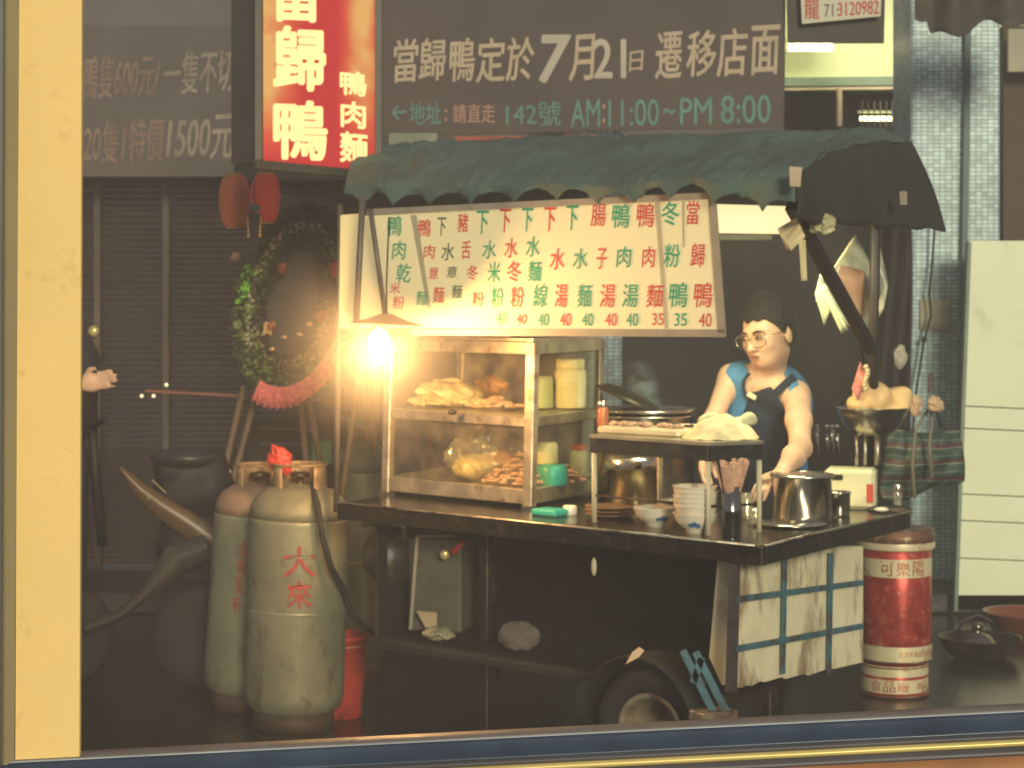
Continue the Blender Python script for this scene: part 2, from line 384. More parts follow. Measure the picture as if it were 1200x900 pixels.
# ---- rolling shutter at the left
sh = thing('rolling_shutter', 'dark brown rolling shutter of narrow slats behind the wreath at left', 'shutter', P(240, 694, 10.6))
slat_m = mat('shutter_paint', (.034, .026, .023), .26, .3, var=.3, scale=5, bump=.15, dirt=(.05, .035, .03), dirt_amt=.4)
d = 10.7; zt = P(0, 215, d).z; rail_m = mat('shutter_rail', (.07, .06, .05), .4, .4)
xs = [P(-1000, 0, d).x, P(116, 0, d).x, P(196, 0, d).x, P(420, 0, d).x]; bays = []
for k in range(3):
    mb = MB(); z = .12; i = 0
    while z < zt:
        mb.add([(xs[k], d - .0, z), (xs[k + 1], d - .0, z), (xs[k + 1], d - .013, z + .006), (xs[k], d - .013, z + .006),
                (xs[k + 1], d - .002, z + .030), (xs[k], d - .002, z + .030)], [(0, 1, 2, 3), (3, 2, 4, 5)]); z += .031
    tag(mb.build('slats', slat_m, sh), kind='stuff')
for x in xs[1:3]:
    mb = MB(); mb.box((x, d - .03, zt / 2 + .1), (.04, .05, zt), bev=.004); mb.build('rail', rail_m, sh)
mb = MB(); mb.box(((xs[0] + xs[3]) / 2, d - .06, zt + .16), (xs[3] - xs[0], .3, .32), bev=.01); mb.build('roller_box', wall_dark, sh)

# orange lamp just outside the view at the left: its light runs along the slats and the reaching hand
ol = thing('orange_lamp', 'small orange lamp glowing on the wall left of the shutter', 'lamp', (-2.62, 8.9, 1.2))
mb = MB(); mb.blob((-2.62, 8.9, 1.28), (.05, .05, .07), 16, 10); mb.build('bulb', mat_emit('orange_bulb_glow', (1, .45, .15), 30), ol)
mb = MB(); mb.lathe((-2.62, 8.9, 1.20), [(.03, 0), (.035, .01), (.02, .03)], 14); mb.build('socket', rail_m, ol); mb = MB(); mb.tube([(-2.62, 8.9, 1.2), (-2.62, 8.9, .0)], .015, 8); mb.build('post', rail_m, ol)
pt2 = bpy.data.lights.new('orange_lamp_light', 'POINT'); po2 = bpy.data.objects.new('orange_lamp_light', pt2); COL.objects.link(po2)
pt2.energy = 7; pt2.color = (1, .42, .16); pt2.shadow_soft_size = .06; po2.location = (-2.55, 8.86, 1.28)
# ---- tiled pillars
tile_m = mat_tiles('blue_grey_mosaic', (.52, .72, .76), (.17, .24, .26), .030, .020)
def pillar(x0, x1, d, depth, ytop, label):
    a = P(x0, 0, d).x; b = P(x1, 0, d).x; t = thing('tiled_pillar', label, 'pillar', ((a + b) / 2, d + depth / 2, .1), 'mosaic tiled pillars')
    mb = MB(); mb.box(((a + b) / 2, d + depth / 2, 2.0), (b - a, depth, 3.8), bev=.012); mb.build('shaft', tile_m, t); return t
pl = pillar(1068, 1172, 10.2, .5, 0, 'wide blue grey mosaic pillar right of the stall with a paper notice')
pillar(690, 729, 10.3, .2, 0, 'narrow blue grey pillar glimpsed between the glass cabinet and the steaming pot')
mb = MB(); mb.bar(P(1134, 30, 10.17), P(1124, 700, 10.17), .03, .03); mb.build('drain_pipe', mat('pipe_paint', (.10, .17, .17), .5, var=.3), pl)
mb = MB(); mb.grid(lambda u, v: P(1078 + 36 * u, 350 + 37 * v, 10.185) + Vector((0, .004 * math.sin(7 * u), 0)), 6, 3, True, .002)
tag(mb.build('paper_notice', mat('aged_paper', (.52, .50, .36), .8, var=.2, scale=20), None), 'faded paper notice stuck on the mosaic pillar', 'notice')
cb = MB(); cb.tube([P(1096, 255, 10.12), P(1093, 300, 10.14), P(1089, 345, 10.12), P(1091, 370, 10.13), P(1083, 398, 10.13), P(1078, 430, 10.13), P(1072, 470, 10.12), P(1069, 520, 10.13)], .006, 6)
cb.blob(P(1083, 398, 10.12), .014); tag(cb.build('cable', rubber, None), 'knotted black cable hanging down the mosaic pillar', 'cable')

# ---- white wooden wall at the right: boards
wb = thing('white_board_wall', 'pale painted board wall at the right edge with horizontal joints', 'wall', P(1160, 716, 9.8))
wbm = mat('pale_green_white_paint', (.80, .85, .62), .42, var=.07, scale=2, bump=.08, bscale=6, dirt=(.55, .60, .42), dirt_amt=.2, dirt_scale=2.5)
rows = [(284, 477), (478.5, 503), (504.5, 580), (581.5, 611), (612.5, 655), (656.5, 716)]
for i, (a, b_) in enumerate(rows):
    la = lambda y: 1136 - (y - 284) * 16 / 432
    MB().slab([P(la(a), a - 2, 9.8), P(la(b_), b_ - 2, 9.8), P(1620, b_ + 20, 9.8), P(1620, a + 20 * (i > 0), 9.8)], .05 + .002 * (i % 2)).build('board', wbm, wb)
mb = MB(); mb.bar(P(1135, 284, 9.74), P(1119, 716, 9.74), .018, .05); mb.build('edge_strip', mat('edge_green', (.18, .25, .20), .5), wb)

# ---- dark canopy blobs at top right, small telephone sign
cm = mat('dark_canvas', (.09, .085, .075), .9, var=.3, scale=6, bump=.5, bscale=12)
cn = MB(); cn.grid(lambda u, v: P(1072 + 190 * u, -60 + (94 + 8 * math.sin(u * 9) + 5 * math.sin(u * 23 + 1) - (16 if u < .1 else 0)) * v, 9.0 + .3 * math.sin(v * 2.6) + .06 * math.sin(u * 19)), 40, 10, True, .01)
tag(cn.build('neighbour_awning', cm, None), 'dark drooping canvas awning edge at the top right corner', 'awning')
ts = thing('telephone_sign', 'small white telephone number sign on a dark board at top right', 'sign', P(985, 50, 8.6))
MB().slab([P(922, -40, 8.65), P(924, 50, 8.65), P(1036, 50, 8.65), P(1038, -40, 8.65)], .03).build('backing_board', mat('sign_backing', (.07, .065, .055), .7, var=.3), ts)
p0 = P(940, 20, 8.6); nn = Vector((0, -1, 0))
MB().slab([P(937, -30, 8.6), P(940, 28, 8.6), P(1032, 19, 8.6), P(1034, -30, 8.6)], .02).build('sign_face', mat('sign_white', (.60, .58, .45), .6, var=.1), ts)
rd = mat('sign_red', (.50, .06, .05), .6); gr = mat('sign_green', (.04, .28, .17), .6); bk = mat('sign_grey', (.10, .12, .11), .6)
mb = MB(); put_text(mb, '龍', (943, -2, 960, 22), p0, nn, .02); put_text(mb, '3120982', (982, 3, 1030, 19), p0, nn, .02, skew=3); mb.build('lettering', rd, ts)
mb = MB(); put_text(mb, '71·', (966, 5, 982, 20), p0, nn, .01, skew=1); mb.build('lettering', bk, ts)

# ---- painted banners
def face_panel(name, parent, quad, m, th=.02):
    o = MB().slab(quad, th).build(name, m, parent); return o
bn = thing('price_banner', 'dark banner with faint pale price writing beside the cream mat at upper left', 'banner', P(180, 205, 10.2))
bnm = mat('dark_banner_cloth', (.11, .10, .098), .85, var=.15, scale=3, bump=.3)
MB().slab([P(30, 30, 10.25), P(30, 207, 10.25), P(276, 207, 10.25), P(276, 30, 10.25)], .02).build('cloth', bnm, bn)
p0 = P(180, 100, 10.25); n = Vector((0, 1, 0))
tm1 = mat('faded_cream_paint', (.27, .235, .19), .8, var=.3, scale=12); tm2 = mat('faded_red_brown_paint', (.23, .16, .13), .8, var=.3, scale=12)
mb = MB(); put_text(mb, '鴨隻600元/', (97, 66, 188, 116), p0, n, .01, .25, skew=4); mb.build('lettering', tm2, bn)
mb = MB(); put_text(mb, '一隻不切', (192, 62, 276, 112), p0, n, .015, .15, skew=6); mb.build('lettering', tm1, bn)
mb = MB(); put_text(mb, '20隻1特價', (97, 142, 193, 192), p0, n, .015, .2, skew=4); mb.build('lettering', tm2, bn)
mb = MB(); put_text(mb, '1500元', (195, 137, 274, 188), p0, n, .02, .2, skew=3); mb.build('lettering', tm1, bn)

bn = thing('moving_notice_banner', 'long brown banner announcing the 7月21日 move above the green awning', 'banner', P(690, 160, 9.0))
dl, dr = 9.3, 8.7
A, B, Cc = P(444, 0, dl), P(444, 160, dl), P(919, 150, dr)
n = (B - A).cross(Cc - A).normalized(); p0 = A
brm = mat('brown_banner_cloth', (.115, .094, .088), .85, var=.18, scale=2.5, bump=.3, bscale=9)
q = [onplane(x, y, p0, n) for x, y in ((444, -40), (445, 160), (918, 148), (920, -40))]
MB().slab(q, .02).build('cloth', brm, bn)
cr_ = mat('cream_paint', (.56, .46, .34), .8, var=.15, scale=15); wh = mat('white_paint', (.55, .51, .43), .8, var=.1)
te = mat('teal_paint', (.14, .31, .28), .8, var=.2, scale=15); pk = mat('pink_paint', (.52, .30, .24), .8)
mb = MB()
for ch, x0, y0, x1, y1 in [('當', 462, 47, 490, 97), ('歸', 491, 46, 522, 95), ('鴨', 527, 46, 556, 96), ('定', 558, 46, 591, 97), ('於', 593, 45, 626, 95),
                           ('月', 667, 42, 697, 95), ('日', 737, 61, 754, 84), ('遷', 768, 39, 799, 93), ('移', 805, 37, 839, 90), ('店', 840, 35, 876, 90), ('面', 881, 31, 914, 88)]:
    put_text(mb, ch, (x0, y0, x1, y1), p0, n, .022, .08, skew=2)
mb.build('lettering', cr_, bn)
mb = MB(); put_text(mb, '7', (633, 42, 668, 96), p0, n, .06, .15); put_text(mb, '21', (696, 46, 733, 91), p0, n, .035, .0); mb.build('lettering', wh, bn)
mb = MB()
for tx, x0, y0, x1, y1 in [('←', 459, 123, 476, 141), ('地址', 480, 120, 517, 146), ('142號', 593, 119, 657, 148), ('AM', 669, 117, 703, 149), ('11:00', 713, 117, 772, 148),
                           ('~', 777, 127, 791, 135), ('PM', 797, 115, 834, 146), ('8:00', 845, 112, 903, 145)]:
    put_text(mb, tx, (x0, y0, x1, y1), p0, n, .012, 0, skew=1)
mb.build('lettering', te, bn)
mb = MB(); put_text(mb, '請直走', (531, 122, 580, 144), p0, n, .015); put_text(mb, ':', (521, 128, 524, 142), p0, n, .01); put_text(mb, ':', (706, 122, 709, 144), p0, n, .01); mb.build('lettering', pk, bn)
mb = MB(); put_text(mb, '電話聯絡處', (914, 88, 918, 127), p0, n, 0) if False else None
mb2 = MB(); mb2.slab([onplane(x, y, p0 - n * -.004 if n.y < 0 else p0 - n * .004, n) for x, y in ((533, 160), (533, 166), (700, 164), (700, 158))], .004).build('red_stripe', mat('red_cloth', (.42, .12, .08), .8), bn)

# ---- light box sign
ls = thing('light_box_sign', 'glowing red and yellow vertical light box sign hanging at upper left', 'sign', P(372, 200, 7.2))
TL, BL, BR, TR = P(306, -60, 7.0), P(306, 188, 7.0), P(440, 201, 7.35), P(440, -60, 7.35)
n = (BL - TL).cross(BR - TL).normalized(); 
if n.y > 0: n = -n
lm = bpy.data.materials.new('light_box_red'); lm.use_nodes = True; N = lm.node_tree.nodes; L = lm.node_tree.links; p = N['Principled BSDF']
tc = N.new('ShaderNodeTexCoord'); sp = N.new('ShaderNodeSeparateXYZ'); L.new(tc.outputs['Object'], sp.inputs[0])
# tubes stand behind the left and right edge of the face: the plastic glows yellow in front of them
def near(xc, wd):
    a = N.new('ShaderNodeMath'); a.operation = 'SUBTRACT'; a.inputs[1].default_value = xc; L.new(sp.outputs[0], a.inputs[0])
    b = N.new('ShaderNodeMath'); b.operation = 'ABSOLUTE'; L.new(a.outputs[0], b.inputs[0])
    c = N.new('ShaderNodeMapRange'); c.interpolation_type = 'SMOOTHSTEP'; c.inputs[1].default_value = wd; c.inputs[2].default_value = 0; L.new(b.outputs[0], c.inputs[0]); return c
lx0 = BL.x - P(372, 200, 7.2).x; lx1 = BR.x - P(372, 200, 7.2).x
c1 = near(lx0 + .02, .13); c2 = near(lx1 - .04, .10)
zz = N.new('ShaderNodeMapRange'); zz.inputs[1].default_value = .02; zz.inputs[2].default_value = .30; L.new(sp.outputs[2], zz.inputs[0])
nz = N.new('ShaderNodeTexNoise'); nz.inputs['Scale'].default_value = 9; L.new(tc.outputs['Object'], nz.inputs[0])
ad = N.new('ShaderNodeMath'); ad.operation = 'MAXIMUM'; L.new(c1.outputs[0], ad.inputs[0]); L.new(c2.outputs[0], ad.inputs[1])
mu = N.new('ShaderNodeMath'); mu.operation = 'MULTIPLY'; L.new(ad.outputs[0], mu.inputs[0]); L.new(zz.outputs[0], mu.inputs[1])
mu2 = N.new('ShaderNodeMath'); mu2.operation = 'MULTIPLY'; mu2.use_clamp = True; L.new(mu.outputs[0], mu2.inputs[0])
m3 = N.new('ShaderNodeMapRange'); m3.inputs[1].default_value = .3; m3.inputs[2].default_value = .7; m3.inputs[3].default_value = .7; m3.inputs[4].default_value = 1.3; L.new(nz.outputs[0], m3.inputs[0]); L.new(m3.outputs[0], mu2.inputs[1])
cr = N.new('ShaderNodeValToRGB'); cr.color_ramp.elements[0].color = (.60, .025, .030, 1); cr.color_ramp.elements[1].color = (.92, .60, .16, 1)
e = cr.color_ramp.elements.new(.45); e.color = (.80, .14, .05, 1)
L.new(mu2.outputs[0], cr.inputs[0]); L.new(cr.outputs[0], p.inputs['Emission Color']); p.inputs['Emission Strength'].default_value = .72; p.inputs['Base Color'].default_value = (.22, .02, .02, 1)
MB().slab([TL, BL, BR, TR], .004, n).build('sign_face', lm, ls)
frm = mat('sign_frame_metal', (.11, .10, .085), .5, .5, var=.3)
w = (BR - BL).normalized(); up = Vector((0, 0, 1))
b = MB(); b.slab([TL - n * .006 - w * .005, BL - n * .006 - w * .005 - up * .005, BR - n * .006 + w * .005 - up * .005, TR - n * .006 + w * .005], .16, n); b.build('box_body', frm, ls)
for a_, b_, ww in ((BL - w * .012, TL - w * .012, .026), (BR + w * .012, TR + w * .012, .026)):
    x = MB(); x.bar(a_ + n * .004, b_ + n * .004, ww, .03); x.build('frame_edge', frm, ls)
x = MB(); x.bar(BL - w * .027 - up * .015, BR + w * .027 - up * .015, .03, .03, up=n); x.build('frame_edge', frm, ls)
glow = mat_emit('light_box_cream', (1.0, .70, .26), .92, (.7, .6, .35))
mb = MB()
for ch, bx in [('當', (322, -52, 372, 23)), ('歸', (322, 31, 380, 104)), ('鴨', (322, 118, 382, 185)), ]: put_text(mb, ch, bx, TL, n, .055, 0, skew=-2, off=.004)
for ch, bx in [('鴨', (399, 83, 429, 110)), ('肉', (400, 118, 428, 148)), ('麵', (399, 154, 430, 189))]: put_text(mb, ch, bx, TL, n, .05, 0, skew=-3, off=.004)
mb.build('lettering', glow, ls)
x = MB()
for k in (286,): x.bar(P(k, 0, 7.3) + up * .2, P(k, 196, 7.3), .02, .02); x.bar(P(276, 198, 7.3), P(306, 196, 7.2), .018, .018)
x.build('bracket', frm, ls)

# ---- red lanterns and gold tassel
lr = mat('red_lantern_cloth', (.55, .05, .04), .6, var=.2, emit=(.8, .08, .03), estr=.05)
lr2 = mat('faded_lantern_cloth', (.42, .12, .06), .7, var=.2, emit=(.7, .16, .06), estr=.03)
def lantern(px, py, w, hgt, d, m, label):
    c = P(px, py, d); s_ = d / FPX; t = thing('red_lantern', label, 'lantern', c - Vector((0, 0, hgt * s_ / 2)), 'red lanterns under the light box sign')
    prof = [(.30, -.5), (.42, -.42), (.5, -.2), (.52, 0.05), (.5, .25), (.42, .42), (.3, .5)]; mb = MB(); seg = 24; vs = []; fs = []
    for r, z in prof:
        for j in range(seg):
            a = 2 * math.pi * j / seg; k = r * (1 if j % 2 else .93) * w * s_; vs.append(c + Vector((k * math.cos(a), k * math.sin(a), z * hgt * s_)))
    for i in range(len(prof) - 1):
        for j in range(seg): k = (j + 1) % seg; fs.append((i * seg + j, i * seg + k, (i + 1) * seg + k, (i + 1) * seg + j))
    mb.add(vs, fs, True); mb.build('shade', m, t)
    for sgn in (-1, 1): mb = MB(); mb.lathe(c + Vector((0, 0, sgn * hgt * s_ * .51)), [(.28 * w * s_, -.006), (.28 * w * s_, .006)], 20); mb.build('cap', mat('gold_band', (.45, .30, .10), .4, .6), t)
lantern(275, 236, 36, 60, 8.3, lr2, 'dim orange red lantern, the left one of the pair under the light box')
lantern(311, 232, 34, 56, 8.2, lr, 'brighter red lantern, the right one of the pair under the light box')
ch = thing('hanging_tassel', 'blue and gold tassel hanging between the two red lanterns', 'ornament', P(298, 282, 8.0))
mb = MB(); mb.lathe(P(298, 244, 8.0), [(.012, -.015), (.022, -.01), (.022, .01), (.012, .015)], 12); mb.build('knot', mat('blue_glass_bead', (.03, .10, .15), .3), ch)
gm = mat('gold_beads', (.65, .42, .14), .3, .8, emit=(1, .6, .2), estr=.15)
for k, xx in enumerate((292, 304)):
    for i in range(5): mb = MB(); mb.blob(P(xx, 255 + i * 5.2, 8.0), .008, 8, 6); mb.build('bead', gm, ch)
mb = MB(); mb.tube([P(298, 205, 8), P(298, 240, 8)], .003, 6); mb.tube([P(298, 250, 8), P(298, 297, 8)], [.026, .014], 10); mb.build('cord', mat('dark_blue_cord', (.02, .025, .05), .8), ch)

# ---- wreath on its stand
wr = thing('flower_wreath', 'big tilted oval wreath with a pink ruffled edge left of the menu board', 'wreath', P(330, 470, 8.4))
WD = 8.4; cx, cy = 343, 354
def ov(a, ra, rb, d=WD):      # tilted oval
    t = R(13); x = ra * math.cos(a); y = rb * math.sin(a)
    return P(cx + x * math.cos(t) - y * math.sin(t), cy + (x * math.sin(t) + y * math.cos(t)), d)
def leafring(name, ra0, ra1, rb0, rb1, a0, a1, cnt, m, size, depth=.05, kind='stuff'):
    mb = MB(); rr = random.Random(name + str(cnt))
    for i in range(cnt):
        a = R(rr.uniform(a0, a1)); k = rr.random(); c = ov(a, ra0 + (ra1 - ra0) * k, rb0 + (rb1 - rb0) * k, WD + rr.uniform(-depth, depth))
        u = Vector((rr.gauss(0, 1), rr.gauss(0, .6), rr.gauss(0, 1))).normalized(); v = u.cross(Vector((rr.gauss(0, 1), rr.gauss(0, 1), rr.gauss(0, 1)))).normalized()
        s_ = size * rr.uniform(.6, 1.3); mb.add([c - u * s_, c + v * s_ * .45, c + u * s_, c - v * s_ * .45], [(0, 1, 2), (0, 2, 3)])
    return tag(mb.build(name, m, wr), kind=kind)
dgl = mat('dark_wreath_leaf', (.035, .045, .03), .7, var=.5, scale=30)
leafring('dark_leaves', 30, 68, 66, 117, 0, 360, 5200, dgl, .022)
leafring('moss_leaves', 36, 52, 78, 96, 100, 330, 700, mat('moss_green_leaf', (.16, .22, .07), .7, var=.5, scale=30), .014)
leafring('tinsel', 46, 53, 88, 96, 130, 320, 1500, mat('pale_tinsel', (.50, .46, .30), .5, var=.5, scale=50), .011)
leafring('tinsel', 40, 45, 70, 78, -10, 150, 700, mat('olive_tinsel', (.34, .30, .16), .6, var=.5, scale=40), .010)
leafring('bright_leaves', 52, 66, 90, 112, 172, 198, 260, mat('bright_green_leaf', (.22, .62, .06), .6, var=.4, scale=40), .016)
leafring('low_leaves', 44, 66, 80, 112, 30, 170, 1300, mat('moss_green_leaf', (.16, .22, .07)), .018)
mb = MB(); mb.add([ov(2 * math.pi * i / 40, 44, 88, WD + .04) for i in range(40)], [tuple(range(40))]); mb.build('centre_cloth', mat('wreath_centre', (.035, .03, .025), .35, var=.4), wr)
mb = MB()      # pink ruffle
def ruf(u, v):
    a = R(-2 + 108 * u); k = v; w_ = 1 + .012 * math.sin(u * 120 + 2 * v) * v
    return ov(a, (60 + 19 * k) * w_, (101 + 26 * k) * w_, WD - .08 - .03 * math.sin(math.pi * v) - .006 * math.sin(u * 190 + v * 3))
mb.grid(ruf, 170, 6); mb.build('pink_ruffle', mat('pink_crepe', (.80, .22, .20), .8, var=.4, scale=60, bump=.8, bscale=90), wr)
for (xx, yy, rr_, cc) in [(394, 316, 9, 0), (331, 314, 7, 1), (376, 371, 8, 1), (318, 382, 6, 1)]:
    mb = MB(); mb.blob(P(xx, yy, WD - .07), rr_ * .0033, 14, 8, .5, 60); mb.build('flower', [mat('red_flower', (.55, .06, .05), .7, var=.4, scale=60), mat('dull_red_flower', (.30, .08, .05), .7, var=.4, scale=60)][cc], wr)
gl = mat('gold_letters', (.75, .45, .2), .35, .5, var=.1)
mb = MB(); p0 = P(330, 395, WD - .08); put_text(mb, '賀', (306, 377, 322, 393), p0, Vector((0, -1, 0)), .0, .3); mb.build('lettering', gl, wr)
for (xx, yy) in [(333, 395), (319, 409), (362, 380), (351, 392)]:
    mb = MB(); mb.blob(P(xx, yy, WD - .08), (.013, .004, .007), 8, 6, .6, 90); mb.build('glint', gl, wr)
wood = mat('old_bamboo', (.16, .11, .07), .6, var=.3, scale=14)
for i, (a, b_) in enumerate([((286, 452), (238, 660)), ((300, 462), (240, 690)), ((352, 465), (372, 690)), ((362, 466), (392, 640))]):
    mb = MB(); mb.tube([P(*a, 8.5), P(*b_, 8.45 + .1 * (i % 2))], .013, 7); mb.build('leg', wood, wr)
mb = MB(); mb.bar(P(170, 458, 8.62), P(395, 470, 8.62), .012); mb.build('cross_bar', mat('orange_strip', (.20, .075, .04), .5), wr)
bb = thing('gold_badge', 'small gold rosette on the dark wall left of the wreath', 'ornament', P(276, 303, 8.7))
mb = MB(); mb.blob(P(276, 301, 8.7), (.02, .008, .02), 12, 8, .5, 70); mb.build('rosette', gl, bb)
bb = thing('door_bell', 'round pale yellow bell on the shutter rail at left', 'bell', P(110, 388, 10.6))
mb = MB(); mb.blob(P(110, 388, 10.62), (.03, .02, .03), 14, 8); mb.build('dome', mat('pale_brass', (.70, .60, .25), .3, .4), bb)

# ---- poles and pale sheet left of the board
bp = mat('grey_pole', (.16, .14, .115), .5, .4, var=.3, scale=12)
pale = mat('plastic_sheet_painted_glow', (.80, .70, .36), .5, var=.1, emit=(1, .72, .30), estr=.42)  # emission stands in for light coming through the sheet

# ================================================================== CART
ZC = .836
A = Vector((-.571, 6.86, ZC)); B = Vector((.69, 5.71, ZC)); C_ = Vector((1.262, 6.59, ZC)); Dd = Vector((-.12, 7.86, ZC))
fd = (B - A).normalized(); sd = (C_ - B).normalized()
fn_ = Vector((fd.y, -fd.x, 0)); 
if fn_.y > 0: fn_ = -fn_
sn_ = Vector((sd.y, -sd.x, 0))
if sn_.x < 0: sn_ = -sn_
cart = thing('food_cart', 'steel topped food stall cart with white and blue side panel', 'cart', (.35, 6.7, 0))
top_m = mat('stainless_counter', (.16, .15, .12), .22, .9, var=.35, scale=7, bump=.12, bscale=20, dirt=(.05, .04, .03), dirt_amt=.5, dirt_scale=5)
MB().slab([A, B, C_, Dd], .025, Vector((0, 0, 1))).build('countertop', top_m, cart)
# trim along the edges
inset = .006
for k, (a, b_, n_) in enumerate(((A, B, fn_), (B, C_, sn_))):
    mb = MB(); t = (b_ - a).normalized(); mb.bar(a + n_ * .012 - up * .026, b_ + n_ * .012 - up * .026 + (t * .024 if k == 0 else t * 0),   .02, .05, bev=.003); mb.build('edge_skirt', mat('greasy_steel_edge', (.022, .019, .016), .33, .6, var=.5, scale=20, bump=.3, dirt=(.06, .05, .035), dirt_amt=.3, dirt_scale=22), cart)
    mb = MB(); mb.tube([a + n_ * .02 + up * .003, b_ + n_ * .02 + up * .003], .0045, 8); mb.build('edge_bead', steel_dull, cart)
# the dark underside: frame, shelf, dark boards put in to hide the background
Ai, Bi, Ci, Di = [v.copy() for v in (A, B, C_, Dd)]
cen = (A + B + C_ + Dd) / 4
def ins(v, k, z): w_ = cen + (v - cen) * k; return Vector((w_.x, w_.y, z))
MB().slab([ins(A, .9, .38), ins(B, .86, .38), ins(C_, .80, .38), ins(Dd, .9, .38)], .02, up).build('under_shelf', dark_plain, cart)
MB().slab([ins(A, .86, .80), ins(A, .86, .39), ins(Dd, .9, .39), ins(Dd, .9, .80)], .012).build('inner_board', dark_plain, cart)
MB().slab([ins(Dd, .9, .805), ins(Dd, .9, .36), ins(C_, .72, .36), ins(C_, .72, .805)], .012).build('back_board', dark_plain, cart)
for v, k in ((A, .45), (C_, .55), (Dd, .88)):
    mb = MB(); w_ = ins(v, k, 0); mb.box((w_.x, w_.y, .44), (.035, .035, .72), math.atan2(fd.y, fd.x), .003); mb.build('leg', black_metal, cart)
# side panel (white, blue bars), on its plane
sp0 = Vector((.672, 5.90, .6)); sN = sn_.copy(); sp0 = B + sd * .03 - sn_ * .085
def SPt(px, py, off=0):
    q = onplane(px, py, sp0 + sN * off, sN); q.z = min(q.z, .806); return q
panel_m = mat('dirty_white_panel', (.78, .72, .50), .5, var=.1, scale=8, bump=.15, bscale=14, dirt=(.30, .22, .13), dirt_amt=.44, dirt_scale=8, dstretch=.4)
xe = [868, 880, 896, 921, 948, 975, 1012]
for i in range(len(xe) - 1):
    a, b_ = xe[i] + .5, xe[i + 1] - .6; f0 = lambda x: 640 ; f1 = lambda x: 806 - (x - 868) * 26 / 132 + (1.2 * math.sin(x * .3))
    q = [SPt(a, f0(a)), SPt(a, f1(a)), SPt(b_, f1(b_) - 3), SPt(b_, f0(b_))]
    mb = MB(); mb.slab(q, .012, sN); mb.build('panel_board', panel_m, cart)
for y0, y1 in ((703, 683), (761, 734)):
    mb = MB(); mb.slab([SPt(864, y0 - 3.5, .012), SPt(864, y0 + 3.5, .012), SPt(1012, y1 + 3, .012), SPt(1012, y1 - 3, .012)], .014, sN); mb.build('blue_bar', blue_paint, cart)
for x in (921, 975):
    mb = MB(); mb.slab([SPt(x - 2, 648, .016), SPt(x - 4, 790, .016), SPt(x - .5, 790, .016), SPt(x + 2, 648, .016)], .006, sN); mb.build('blue_bar', blue_paint, cart)
mb = MB(); mb.slab([SPt(862, 650, .010), SPt(857, 812, .010), SPt(864, 812, .010), SPt(868, 650, .010)], .02, sN); mb.build('corner_post', mat('dark_rust_paint', (.06, .045, .045), .6, var=.5, scale=20), cart)
# pale strip on the front side by the corner
fp0 = B - fn_ * .06 - fd * .02
def FPt(px, py, off=0):
    q = onplane(px, py, fp0 + fn_ * off, fn_); q.z = min(q.z, .804); return q
mb = MB(); mb.slab([FPt(841, 655), FPt(831, 770), FPt(846, 803), FPt(851, 802), FPt(858, 655)], .01, fn_); mb.build('pale_strip', mat('cream_board', (.82, .75, .46), .5, var=.06, dirt=(.45, .28, .14), dirt_amt=.15), cart)
# wheel with mudguard
wc = P(766, 852, 6.0); axis = (fn_ * .93 + sn_ * .2).normalized()
Mw = axis.to_track_quat('Z', 'Y').to_matrix()
wh_ = MB(); wr_ = .088 * 1.9
def ring(prof, m, nm, parent):
    x = MB(); x.lathe(wc, prof, 40, Mw); return x.build(nm, m, parent)
wheel = ring([(.080, -.03), (.150, -.032), (.176, -.02), (.180, 0), (.176, .02), (.165, .034), (.150, .040), (.130, .036), (.112, .026), (.102, .01)], mat('grey_tyre', (.022, .02, .018), .8, var=.3, scale=20, bump=.4), 'wheel', cart)
x = MB(); x.lathe(wc, [(.106, .026), (.100, .034), (.088, .030), (.080, .012), (.06, .008), (.04, .018), (.0, .022)], 36, Mw); x.build('hub_cap', mat('dusty_hub', (.30, .25, .17), .55, .3, var=.3, scale=14, dirt=(.10, .06, .04), dirt_amt=.4, dirt_scale=9), wheel)
mg = MB()
def mgf(u, v):
    a = R(200 - 220 * u); return wc + Vector((fd.x * math.cos(a) * .215, fd.y * math.cos(a) * .215, .215 * math.sin(a))) + fn_ * (-.06 + .15 * v)
mg.grid(mgf, 24, 3, True, (0, 0, .004)); mg.build('mudguard', dark_plain, cart)
mb = MB(); mb.slab([P(733, 778, 5.88), P(741, 764, 5.88), P(749, 758, 5.88), P(755, 762, 5.88), P(748, 770, 5.88)], .006); mb.build('reflector', mat('pale_scrap', (.65, .45, .28), .5), cart)
# jack stand in worn blue
js = thing('jack_stand', 'worn blue A shaped steel prop leaning by the cart wheel', 'stand', P(820, 850, 5.85))
for a, b_ in (((800, 762), (838, 838)), ((815, 764), (852, 836)), ((822, 770), (812, 800))):
    mb = MB(); mb.bar(P(*a, 5.8), P(*b_, 5.8) , .018, .022); mb.build('strut', blue_paint, js)
mb = MB(); mb.slab([P(806, 776, 5.83), P(822, 806, 5.83), P(828, 800, 5.83)], .004); mb.build('wedge', mat('pale_scrap', (.65, .45, .28)), js)
mb = MB(); mb.box(P(836, 838, 5.8), (.12, .08, .03), .5, .004); mb.build('foot_plate', mat('dusty_hub', (.3, .25, .17)), js)

